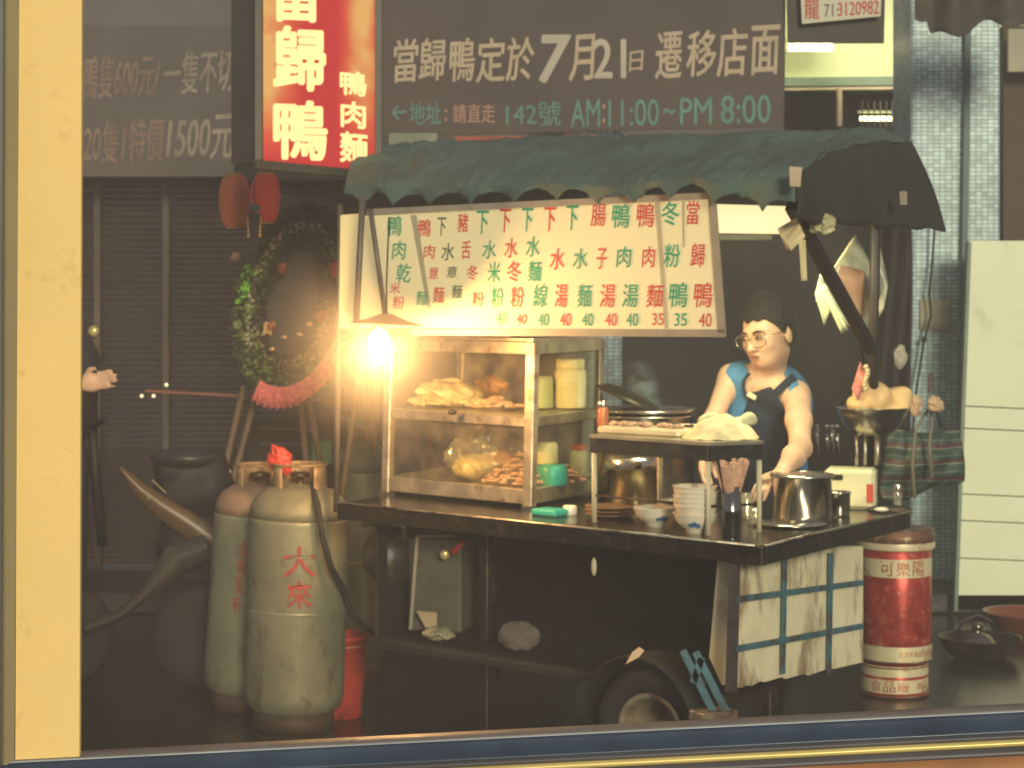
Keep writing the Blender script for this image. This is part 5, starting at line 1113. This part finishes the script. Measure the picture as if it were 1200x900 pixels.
# poles, brooms behind bulb
for i, (a, b_, l_) in enumerate((((428, 395), (392, 640), 'slanting bamboo pole left of the cabinet under the bulb'), ((436, 400), (430, 520), 'short brown rod behind the glowing bulb'), ((446, 430), (438, 530), 'thin umbrella rod beside the cabinet left post'))):
    mb = MB(); mb.tube([P(*a, 7.7), P(*b_, 7.75)], [.011, .013], 8); tag(mb.build('bamboo_pole', wood), l_, 'pole', 'rods leaning behind the bulb')
gb = thing('green_crate', 'green plastic crate glimpsed behind the gas cylinders', 'crate', P(376, 545, 8.6)); mb = MB(); mb.box(P(376, 530, 8.6), (.09, .12, .10), .2, .008); mb.build('body', mat('green_crate_plastic', (.04, .16, .07), .5), gb)
mb = MB(); mb.bar(P(376, 548, 8.6), Vector((P(376, 548, 8.6).x, 8.6, 0)), .09); mb.build('stand', dark_plain, gb)
dk = thing('dark_cabinet', 'low dark cabinet with ledges behind the wreath legs', 'cabinet', P(350, 640, 9.3)); mb = MB(); mb.box((P(345, 0, 9.4).x, 9.45, .48), (.42, .3, .96), 0, .01); mb.build('body', dark_plain, dk)
for y in (502, 520): mb = MB(); mb.bar(P(304, y, 9.26), P(366, y + 2, 9.26), .02, .012); mb.build('ledge', mat('dull_ledge', (.09, .08, .065), .4), dk)

# ================================================================== SCOOTER at left
sc = thing('motor_scooter', 'dark parked scooter with a tan leg shield at the left edge', 'scooter', P(180, 800, 7.9))
tanm = mat('tan_scooter_plastic', (.11, .072, .038), .35, .1, var=.15, scale=6); dkm = mat('dark_blue_scooter_paint', (.008, .008, .012), .6, .1, var=.3)
def ribbon(pts, w, d, m, nm, dep=.05):
    mb = MB(); n = len(pts)
    def f(u, v):
        t = u * (n - 1); i = min(int(t), n - 2); q = t - i; x = pts[i][0] + (pts[i + 1][0] - pts[i][0]) * q; y = pts[i][1] + (pts[i + 1][1] - pts[i][1]) * q; ww = w[i] + (w[i + 1] - w[i]) * q
        tx, ty = pts[i + 1][0] - pts[i][0], pts[i + 1][1] - pts[i][1]; l = math.hypot(tx, ty); nx, ny = -ty / l, tx / l
        return P(x + nx * ww * (v - .5), y + ny * ww * (v - .5), d - dep * math.sin(math.pi * v))
    mb.grid(f, 40, 8, True, (0, .01, 0)); return mb.build(nm, m, sc)
ribbon([(140, 548), (163, 574), (188, 594), (218, 614), (254, 640)], [8, 20, 26, 30, 34], 7.9, tanm, 'leg_shield', .02)
ribbon([(244, 640), (206, 656), (172, 694), (140, 722), (98, 738)], [30, 34, 16, 12, 16], 7.88, mat('grey_floor_board', (.045, .042, .036), .4, var=.2), 'floor_board', .03)
sb_ = SDF(np.array(P(200, 560, 7.8)) - (.34, .35, .42), np.array(P(200, 560, 7.8)) + (.25, .35, .25), .010)
sb_.cap(P(196, 548, 7.95), P(250, 540, 8.0), .055, .05, .03); sb_.cap(P(205, 582, 8.0), P(245, 572, 8.0), .095, .10, .06); sb_.cap(P(212, 640, 8.0), P(250, 640, 8.0), .10, .10, .08); sb_.cap(P(215, 690, 8.0), P(250, 690, 8.0), .06, .06, .08)
sb_.build('body_shell', dkm, sc)
mb = MB(); mb.blob(P(216, 536, 7.9), (.13, .085, .036), 24, 12, .1, 7); mb.build('seat', mat('glossy_seat_vinyl', (.02, .026, .03), .35, var=.2), sc)
for px, py in ((240, 800), (70, 800)):
    wc2 = P(px, 800, 7.95); wc2.z = .21; My = Vector((.1, -1, 0)).to_track_quat('Z', 'Y').to_matrix()
    mb = MB(); mb.lathe(wc2, [(.13, -.04), (.19, -.045), (.21, 0), (.19, .045), (.13, .04)], 36, My); w_o = mb.build('wheel', rubber, sc)
    mb = MB(); mb.lathe(wc2, [(.12, -.02), (.125, .02), (.05, .03), (0, .03)], 24, My); mb.build('rim', mat('dusty_hub', (.3, .25, .17)), w_o)
mb = MB(); mb.tube([P(120, 640, 7.9), P(112, 560, 7.9), P(108, 500, 7.85)], .02, 10); mb.tube([P(108, 500, 7.85), P(122, 492, 7.5)], .012, 8); mb.tube([P(108, 500, 7.85), P(80, 505, 8.2)], .012, 8); mb.build('steering_column', dkm, sc)
mb = MB(); mb.bar(P(178, 562, 7.7), P(195, 578, 7.7), .010, .006); mb.bar(P(172, 584, 7.7), P(182, 583, 7.7), .006, .006); mb.build('chrome_trim', mat('gold_trim', (.60, .50, .24), .25, .8), sc)
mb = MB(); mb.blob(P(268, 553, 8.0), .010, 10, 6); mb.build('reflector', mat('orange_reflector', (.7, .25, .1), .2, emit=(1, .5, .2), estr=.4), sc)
for (x, y) in ((195, 451), (180, 464), (166, 464)):
    mb = MB(); mb.blob(P(x, y, 8.6), .008, 8, 6); mb.build('lamp_glint', gl, sc) if False else tag(mb.build('small_lamp', mat_emit('tiny_lamp', (1, .8, .4), 1.0)), {195: 'tiny bright lamp in the dark, upper of the three at left', 180: 'tiny bright lamp in the dark, lower right of the three at left', 166: 'tiny bright lamp in the dark, lower left of the three at left'}[x], 'lamp', 'tiny lamps in the dark at left')

# ================================================================== PEOPLE
def hand(s_, wrist, dirn, side, palm_n, r=.0085, curl=.6, k=.008):
    d_ = Vector(dirn).normalized(); n_ = Vector(palm_n).normalized(); w_ = d_.cross(n_).normalized() * side; wr_ = Vector(wrist)
    s_.ell(wr_ + d_ * .045, (.045, .018, .036), Matrix((d_, n_, w_)).transposed(), .02)
    for i, (o, l) in enumerate(((-.027, .062), (-.009, .074), (.009, .070), (.026, .055))):
        b0 = wr_ + d_ * .075 + w_ * o; a1 = (d_ + n_ * curl * .35).normalized(); b1 = b0 + a1 * l * .45 + w_ * o * .1; a2 = (d_ + n_ * curl * 1.3).normalized(); b2 = b1 + a2 * l * .32; a3 = (d_ + n_ * curl * 2.2).normalized(); b3 = b2 + a3 * l * .25
        s_.cap(b0, b1, r, r * .95, k * .7); s_.cap(b1, b2, r * .95, r * .85, k * .4); s_.cap(b2, b3, r * .85, r * .72, k * .4)
    t0 = wr_ + d_ * .025 - w_ * .028; t1 = t0 + (d_ * .7 - w_ * .7 + n_ * .2).normalized() * .035; t2 = t1 + (d_ * 1 - w_ * .15 + n_ * .3).normalized() * .028
    s_.cap(t0, t1, r * 1.3, r * 1.1, k); s_.cap(t1, t2, r * 1.1, r * .8, k * .5)

man = thing('person', 'man in a blue sleeveless vest and dark apron with glasses, working behind the stall', 'person', (.80, 7.15, 0))
H = P(899, 391, 6.93)                     # head centre
nk = P(897, 437, 6.98); shL = P(856, 441, 7.02); shR = P(934, 462, 6.93)
chest = P(893, 478, 7.06); waist = P(893, 560, 7.14); hip = P(896, 620, 7.18)
elL = P(836, 492, 6.93); wrL = P(826, 530, 6.88); elR = P(938, 525, 6.68); wrR = P(918, 551, 6.42)
h_ = .0055
lo = np.array((.44, 6.15, .60)); hi = np.array((1.16, 7.40, 1.62))
bod = SDF(lo, hi, h_)
yaw = R(-42); Mh = Matrix.Rotation(yaw, 3, 'Z') @ Matrix.Rotation(R(12), 3, 'X') @ Matrix.Rotation(R(-4), 3, 'Y')
HS = 1.0
def hp(x, y, z): return H + Mh @ (Vector((x, y, z)) * HS)
def he(c, r, k=.012): bod.ell(hp(*c), np.array(r) * HS, Mh, k)
def torso(s_):
    Mt = Matrix.Rotation(R(-14), 3, 'Z')
    s_.ell(chest + Vector((0, .0, .01)), (.165, .105, .15), Mt, .05); s_.ell(P(893, 520, 7.10), (.145, .105, .14), Mt, .05)
    s_.ell(waist, (.15, .11, .15), Mt, .05); s_.ell(hip, (.155, .12, .12), Mt, .05)
    s_.cap(nk + Vector((0, .02, -.03)), shL + Vector((.015, 0, -.012)), .055, .048, .04); s_.cap(nk + Vector((0, .02, -.03)), shR + Vector((-.015, 0, -.012)), .055, .050, .04)
torso(bod); TORSO = bod.D.copy()
bod.cap(nk + Vector((0, .03, -.05)), hp(0, .025, -.05), .058, .054, .03)
# head
he((0, .012, .03), (.076, .094, .088)); he((0, -.012, -.048), (.056, .068, .070), .03); he((0, -.052, -.083), (.028, .024, .022), .025)
he((0, -.035, -.025), (.056, .056, .07), .03)
bod.cap(hp(0, -.088, .008), hp(0, -.108, -.028), .008 * HS, .0125 * HS, .010); 
for g_ in (-1, 1):
    he((.013 * g_, -.098, -.031), (.009, .009, .007), .006); he((.030 * g_, -.083, .022), (.022, .010, .008), .012); he((.038 * g_, -.062, -.022), (.020, .016, .018), .018)
    he((.079 * g_, .010, -.012), (.008, .018, .030), .006)
he((0, -.088, -.053), (.020, .008, .0045), .006); he((0, -.086, -.063), (.018, .008, .005), .006)
# arms
bod.cap(shL, elL, .040, .032, .03); bod.cap(elL, wrL, .033, .024, .02); hand(bod, wrL, wrL + Vector((.0, -.02, -.06)) - wrL, 1, (.5, -.3, 0), curl=.5)
bod.cap(shR, shR.lerp(elR, .5), .044, .043, .03); bod.cap(shR.lerp(elR, .5), elR, .042, .034, .02); bod.cap(elR, elR.lerp(wrR, .4), .037, .036, .02); bod.cap(elR.lerp(wrR, .4), wrR, .036, .025, .02)
hand(bod, wrR, Vector((-.16, -.10, -.10)), -1, (.1, .15, -1), curl=.7)
# legs
man_low = SDF((.55, 6.9, 0), (1.15, 7.45, .72), .012)
for g_ in (-1, 1):
    a = hip + Vector((.085 * g_, 0, -.02)); b_ = Vector((a.x + .01 * g_, 7.17, .40)); c = Vector((a.x + .02 * g_, 7.22, .07)); man_low.cap(a, b_, .085, .062, .03); man_low.cap(b_, c, .062, .045, .02); man_low.cap(c, c + Vector((-.05, -.13, -.02)), .045, .04, .02)
body_o = bod.build('body', skin, man, smooth=1)
man_low.build('trousers', mat('black_trousers', (.02, .02, .025), .85), man)
# grids for clothes
X, Y, Z = np.meshgrid(*[bod.lo[i] + np.arange(bod.n[i]) * h_ for i in range(3)], indexing='ij')
def half(pt, n_):
    n_ = Vector(n_).normalized(); return (X - pt[0]) * n_.x + (Y - pt[1]) * n_.y + (Z - pt[2]) * n_.z
def ellg(c, r): return np.sqrt(((X - c[0]) / r[0]) ** 2 + ((Y - c[1]) / r[1]) ** 2 + ((Z - c[2]) / r[2]) ** 2) - 1
sm = lambda a, b_: np.maximum(a, b_)
neck_cut = -ellg(nk + Vector((-.005, -.07, -.045)), (.072, .13, .105)) * .07
neck2 = -ellg(nk + Vector((0, .02, .03)), (.07, .08, .07)) * .07
vest = sm(sm(TORSO - .011, neck_cut), neck2)
vest = sm(vest, half(shL + Vector((-.056, 0, 0)), (-1, -.1, .12))); vest = sm(vest, half(shR + Vector((.050, 0, 0)), (1, -.15, .25)))
bod.build('vest', vest_m, man, D=vest, smooth=1)
# pale right-shoulder panel of the vest (seen lighter)
apr = sm(TORSO - .020, -(TORSO - .008)); lineL = P(868, 440, 6.9); lineR = P(935, 520, 6.9)
apr = sm(apr, half(P(893, 460, 6.96), (-.2, .35, 1.0)))                 # bib top edge
apr = sm(apr, half(P(858, 520, 7.0), (-1, .1, .35))); apr = sm(apr, half(P(926, 520, 7.0), (1, .25, .5))); apr = sm(apr, half((0, 7.10, 0), (0, 1, 0)))
bod.build('apron', apron_m, man, D=apr, smooth=1)
def onbody(px, py, D_=TORSO, off=.022):     # first point of the torso met by the view line
    for k in range(400):
        d_ = 6.5 + k * .003; q = P(px, py, d_); i = np.round((np.array(q) - bod.lo) / h_).astype(int)
        if (i < 0).any() or (i >= bod.n).any(): continue
        if D_[tuple(i)] < off: return q
    return P(px, py, 6.95)
def strap(pts, w, m, nm):
    mb = MB(); q = [onbody(*p) for p in pts]
    for i in range(len(q) - 1): mb.bar(q[i], q[i + 1], w, .006, up=(0, -1, .2), bev=.002)
    return mb.build(nm, m, man)
strap([(900, 470), (910, 460), (920, 450), (926, 445), (931, 441)], .026, apron_m, 'apron_strap')
strap([(876, 467), (871, 455), (872, 445), (879, 437)], .010, apron_m, 'apron_strap')
mb = MB(); q = onbody(881, 464, off=.026); mb.box(q, (.034, .004, .018), Matrix.Rotation(R(28), 3, 'Y'), .002); mb.build('name_tag', mat('cream_tag', (.72, .64, .42), .5), man)
# hair
hr = SDF(np.array(H) - .18, np.array(H) + .19, .0045)
hr.ell(hp(0, .016, .040), np.array((.088, .106, .102)) * HS, Mh, .01); hr.ell(hp(0, .040, -.005), np.array((.083, .082, .080)) * HS, Mh, .02)
Xh, Yh, Zh = np.meshgrid(*[hr.lo[i] + np.arange(hr.n[i]) * .0045 for i in range(3)], indexing='ij'); Mi = np.array(Mh.transposed())
lx = [(Mi[i, 0] * (Xh - H.x) + Mi[i, 1] * (Yh - H.y) + Mi[i, 2] * (Zh - H.z)) / HS for i in range(3)]
fringe = .058 + .005 * np.sin(lx[0] * 150) + .35 * np.abs(lx[0]) ** 1.3
# hair keeps above the forehead in front, above/behind the ear at the side
front = (fringe - lx[2]); side = (-.010 - lx[2]); yl = lx[1]
side_th = np.clip(.062 - (yl + .062) * 1.15, -.012, .06)
cut = np.where(yl < -.062, front, np.where(yl < .002, np.maximum(front - .2, side_th - lx[2]), np.where(yl < .030, .020 - lx[2] + 0 * yl, -.058 - lx[2]))) * HS
hd = np.maximum(hr.D, cut); strand = .0012 * np.sin(lx[0] * 420 + 6 * np.sin(lx[1] * 60)) + .0006 * np.sin(lx[2] * 300 + lx[1] * 200)
hr.build('hair', hair_m, man, D=(hd + strand).astype(np.float32), smooth=1)
# eyes, brows, lips, glasses
for g_ in (-1, 1):
    mb = MB(); mb.blob(hp(.030 * g_, -.0895, .004), Vector((.0125, .005, .0048)) * HS, 14, 8, M=Mh); e_ = mb.build('eye', mat('eye_white', (.55, .47, .36), .3), man)
    mb = MB(); mb.blob(hp(.030 * g_ - .003, -.0935, .003), Vector((.006, .0035, .0045)) * HS, 12, 8, M=Mh); mb.build('iris', mat('eye_dark', (.015, .01, .008), .2), e_)
    mb = MB(); mb.tube([hp(.012 * g_, -.098, .022), hp(.030 * g_, -.097, .028), hp(.048 * g_, -.084, .023)], [.003, .0042, .0025], 8); mb.build('eyebrow', hair_m, man)
    mb = MB(); mb.tube([hp(.016 * g_, -.0935, .007), hp(.030 * g_, -.0955, .0105), hp(.043 * g_, -.088, .006)], [.0014, .0022, .0014], 6); mb.build('eyelid', mat('lid_line', (.10, .05, .035), .6), man)
mb = MB(); mb.tube([hp(-.020, -.0935, -.057), hp(-.008, -.099, -.0535), hp(0, -.0995, -.0550), hp(.008, -.099, -.0535), hp(.020, -.0935, -.057)], [.0008, .0028, .0024, .0028, .0008], 8)
mb.tube([hp(-.017, -.094, -.060), hp(0, -.099, -.0635), hp(.017, -.094, -.060)], [.0008, .0032, .0008], 8); mb.build('lips', lip_m, man)
mb = MB(); mb.tube([hp(-.020, -.0965, -.0585), hp(0, -.1025, -.0588), hp(.020, -.0965, -.0585)], .0009, 6); mb.build('mouth_line', mat('mouth_dark', (.08, .02, .015), .6), man)
gf = mat('thin_gold_wire', (.55, .50, .32), .25, 1, var=.05)
glz = MB(); lens = MB()
for g_ in (-1, 1):
    ring_ = []
    for i in range(25):
        a = 2 * math.pi * i / 24; ca, sa = math.cos(a), math.sin(a); x = .0275 * (abs(ca) ** .75) * (1 if ca > 0 else -1); z = .0215 * (abs(sa) ** .8) * (1 if sa > 0 else -1)
        ring_.append(hp(.034 * g_ + x, -.108 + abs(.034 * g_ + x) * .16, -.004 + z))
    glz.tube(ring_, .0017, 6, False); lens.add([v + Vector((0, 0, 0)) for v in ring_[:24]], [tuple(range(24))])
    glz.tube([hp(.062 * g_, -.098, .008), hp(.080 * g_, -.04, .008), hp(.083 * g_, .012, .004)], .0014, 6)
glz.tube([hp(-.008, -.108, .004), hp(0, -.110, .008), hp(.008, -.108, .004)], .0014, 6)
go = glz.build('glasses', gf, man); lens.build('lens', mat_glass('spectacle_lens', (1, 1, .97), .30, .012, (.9, .85, .6)), go)

# second person, mostly hidden behind the mat: dark clothes, hand reaching right
pr = thing('person', 'person in dark clothes at the left edge with one hand reaching right', 'person', P(60, 800, 8.1) * 1)
pr.location.z = 0
b0 = np.array((-2.25, 7.2, 0)); b1 = np.array((-1.45, 8.5, 1.75)); pb = SDF(b0, b1, .009)
px0 = P(45, 0, 8.1).x
hc_ = Vector((px0, 8.1, 1.52)); 
pb.ell(hc_, (.078, .095, .115), None, .02); pb.ell(hc_ + Vector((.05, -.07, -.01)), (.014, .03, .02), None, .01); pb.ell(hc_ + Vector((0, -.085, -.06)), (.035, .03, .03), None, .02); pb.cap(hc_ + Vector((.012, -.09, .0)), hc_ + Vector((.016, -.112, -.03)), .008, .013, .01)
for q in (-1, 1): pb.ell(hc_ + Vector((.08 * q, .01, -.01)), (.01, .02, .03), None, .006); pb.cap(hc_ - up * .08, hc_ - up * .2, .055, .06, .03)
def cloth2(s_, g=0):
    s_.ell((px0, 8.12, 1.12), (.20 + g, .12 + g, .24 + g), None, .05); s_.ell((px0, 8.12, .88), (.17 + g, .13 + g, .16 + g), None, .05)
    for q in (-1, 1): s_.cap((px0 + .17 * q, 8.1, 1.28), (px0 + .2 * q, 7.95, 1.04), .06 + g, .05 + g, .03)
    s_.cap((px0 + .2, 7.95, 1.04), P(88, 452, 7.75), .05 + g, .038 + g, .02)
cloth2(pb)
for q in (-1, 1):
    for s1 in (pb,):
        s1.cap((px0 + .10 * q, 8.1, .85), (px0 + .12 * q, 8.05, .45), .09, .065, .03); s1.cap((px0 + .12 * q, 8.05, .45), (px0 + .12 * q, 8.12, .08), .062, .045, .02); s1.cap((px0 + .12 * q, 8.12, .06), (px0 + .14 * q, 7.98, .04), .045, .035, .02)
hand(pb, P(95, 452, 7.73), Vector((.9, -.1, .22)), 1, (.15, -1, -.1), curl=.25, r=.0095, k=.006)
pb.build('body', skin, pr, smooth=1)
ck = SDF(b0, b1, .010); cloth2(ck, .012); ck.build('jacket', mat('dark_jacket', (.022, .024, .032), .8, var=.3), pr)
ck = SDF(b0, b1, .010)
for q in (-1, 1):
    ck.cap((px0 + .10 * q, 8.1, .88), (px0 + .12 * q, 8.05, .45), .102, .08, .03); ck.cap((px0 + .12 * q, 8.05, .45), (px0 + .12 * q, 8.12, .11), .078, .062, .02)
ck.build('trousers', mat('navy_trousers', (.016, .018, .035), .85, var=.3), pr)
hh2 = SDF(np.array(hc_) - .16, np.array(hc_) + .18, .008); hh2.ell(hc_ + Vector((0, .02, .035)), (.095, .105, .11)); hh2.build('hair', hair_m, pr)

# ================================================================== STEAM
stm = bpy.data.materials.new('steam_volume'); stm.use_nodes = True; N = stm.node_tree.nodes; L = stm.node_tree.links; N.remove(N['Principled BSDF'])
pv = N.new('ShaderNodeVolumePrincipled'); pv.inputs['Color'].default_value = (.62, .88, 1, 1)
tc = N.new('ShaderNodeTexCoord'); nz = N.new('ShaderNodeTexNoise'); nz.inputs['Scale'].default_value = 15; nz.inputs['Detail'].default_value = 5; nz.inputs['Distortion'].default_value = .8; L.new(tc.outputs['Object'], nz.inputs[0])
mr = N.new('ShaderNodeMapRange'); mr.inputs[1].default_value = .42; mr.inputs[2].default_value = .80; mr.inputs[3].default_value = 0; mr.inputs[4].default_value = 75; L.new(nz.outputs[0], mr.inputs[0]); sp = N.new('ShaderNodeSeparateXYZ'); L.new(tc.outputs['Object'], sp.inputs[0])
def mth(op, a, b=None, v=None):
    q = N.new('ShaderNodeMath'); q.operation = op; L.new(a, q.inputs[0])
    if b is not None: L.new(b, q.inputs[1])
    if v is not None: q.inputs[1].default_value = v
    return q.outputs[0]
xx_ = mth('ADD', sp.outputs[0], mth('MULTIPLY', mth('SUBTRACT', sp.outputs[2], v=.13), v=.24))
rr_ = mth('SQRT', mth('ADD', mth('MULTIPLY', xx_, xx_), mth('MULTIPLY', sp.outputs[1], sp.outputs[1])))
fo = N.new('ShaderNodeMapRange'); fo.interpolation_type = 'SMOOTHSTEP'; fo.inputs[1].default_value = .065; fo.inputs[2].default_value = .0; L.new(rr_, fo.inputs[0])
fz = N.new('ShaderNodeMapRange'); fz.interpolation_type = 'SMOOTHSTEP'; fz.inputs[1].default_value = .25; fz.inputs[2].default_value = .08; L.new(sp.outputs[2], fz.inputs[0])
L.new(mth('MULTIPLY', mth('MULTIPLY', mr.outputs[0], fo.outputs[0]), fz.outputs[0]), pv.inputs['Density']); L.new(pv.outputs[0], N['Material Output'].inputs['Volume'])
mb = MB(); mb.tube([P(766, 495, 6.98), P(743, 403, 6.98)], [.09, .09], 20); tag(mb.build('steam', stm), 'thin bluish steam rising from the soup pot', kind='stuff')

# ================================================================== PICTURE FRAME in front
pf = thing('picture_frame', 'cream mat strip and dark blue gold lined frame at the left and bottom edges', 'frame', (0, 3.0, .8))
FDp = 3.0
mat_c = mat('cream_mat_board', (.93, .66, .26), .8, var=.05, scale=5, bump=.12, bscale=60, dirt=(.75, .50, .18), dirt_amt=.12, dirt_scale=10)
MB().slab([P(22, -80, FDp), P(18, 892, FDp), P(93, 889, FDp), P(96, -80, FDp)], .012).build('mat_board', mat_c, pf)
MB().slab([P(-60, -80, FDp - .03), P(-60, 900, FDp - .03), P(17, 896, FDp - .004), P(23, -80, FDp - .004)], .010).build('inner_bevel', mat('mat_edge_shadow', (.30, .24, .13), .8, var=.12, scale=9), pf)  # bevel strip, its shadow painted into the brown
MB().slab([P(-90, -80, FDp - .08), P(-90, 900, FDp - .08), P(1, 900, FDp - .06), P(4, -80, FDp - .06)], .03).build('side_rail', mat('blue_grey_rail', (.05, .06, .075), .45), pf)
def edge(x, off): return (893 - .0513 * x if x < 0 else 893 - .0505 * x) + off
def rail(nm, o0, o1, d0, d1_, m, bul=0):
    mb = MB()
    def f(u, v):
        x = -300 + 2200 * u; k = 1 - .0001 * x; y = edge(x, (o0 + (o1 - o0) * v)); return P(x, y, FDp + d0 + (d1_ - d0) * v - bul * math.sin(math.pi * v))
    mb.grid(f, 40, 6, True, (0, .02, 0)); return mb.build(nm, m, pf)
navy = mat('navy_lacquer', (.035, .058, .10), .35, var=.3, scale=9, bump=.15, bscale=30)
rail('rail_lip', -5, 0, .012, -.004, mat('grey_lip', (.24, .20, .18), .5, var=.2, scale=20), .002)
rail('rail_highlight', 0, 2, -.004, -.006, mat('painted_highlight_blue', (.42, .46, .50), .4), .001)  # light along the rail edge, painted as a pale strip
rail('rail_body', 2, 26, -.006, -.030, navy, -.004)
rail('rail_inner_edge', 26, 33.5, -.030, -.034, mat('dark_lilac_edge', (.075, .07, .085), .45), .003)
rail('gold_line', 33.5, 42, -.034, -.038, mat('gold_paint', (.80, .64, .24), .35, .2, var=.1), .005)
rail('rail_outer', 42, 53, -.038, -.046, mat('dark_lilac_edge', (.075, .07, .085)), .003)
rail('wooden_edge', 53, 130, -.046, -.07, mat('orange_wood', (.42, .19, .075), .5, var=.25, scale=8), .005)

# ================================================================== HAZE
hz = MB(); hz.box((0, 9.0, 2.4), (28, 21, 6.8)) ; hz.v = [Vector((v.x, v.y, v.z - .0)) for v in hz.v]
ho = hz.build('haze', (lambda m: m)(bpy.data.materials.new('haze_volume'))); ho.data.materials[0].use_nodes = True
N = ho.data.materials[0].node_tree.nodes; L = ho.data.materials[0].node_tree.links; N.remove(N['Principled BSDF'])
pv = N.new('ShaderNodeVolumePrincipled'); pv.inputs['Color'].default_value = (1, .97, .96, 1); pv.inputs['Density'].default_value = .016; L.new(pv.outputs[0], N['Material Output'].inputs['Volume'])  # haze added to lift the darks, like reflections on picture glass
tag(ho, 'thin haze added over the whole street to lift the darks', kind='stuff')
sm2 = bpy.data.materials.new('bulb_bloom_volume'); sm2.use_nodes = True; N = sm2.node_tree.nodes; L = sm2.node_tree.links; N.remove(N['Principled BSDF'])  # volume added round the bulb to spread its bloom
pv = N.new('ShaderNodeVolumePrincipled'); pv.inputs['Color'].default_value = (1, .95, .85, 1); L.new(pv.outputs[0], N['Material Output'].inputs['Volume'])
tc = N.new('ShaderNodeTexCoord'); ln = N.new('ShaderNodeVectorMath'); ln.operation = 'LENGTH'; L.new(tc.outputs['Object'], ln.inputs[0])
mr = N.new('ShaderNodeMapRange'); mr.interpolation_type = 'SMOOTHSTEP'; mr.inputs[1].default_value = 0; mr.inputs[2].default_value = .42; mr.inputs[3].default_value = .46; mr.inputs[4].default_value = 0; L.new(ln.outputs['Value'], mr.inputs[0]); L.new(mr.outputs[0], pv.inputs['Density'])
mb = MB(); mb.blob(bulb_c, (.43, .43, .43), 28, 18); tag(mb.build('haze', sm2, None, bulb_c), 'thin haze added round the bulb to give it a bloom', kind='stuff')
# ground extends beyond the box: keep the street inside it
for o in COL.objects:
    if o.name == 'street':
        for v in o.data.vertices: v.co.x = max(-13.5, min(13.5, v.co.x)); v.co.y = max(-1.2, min(19, v.co.y))
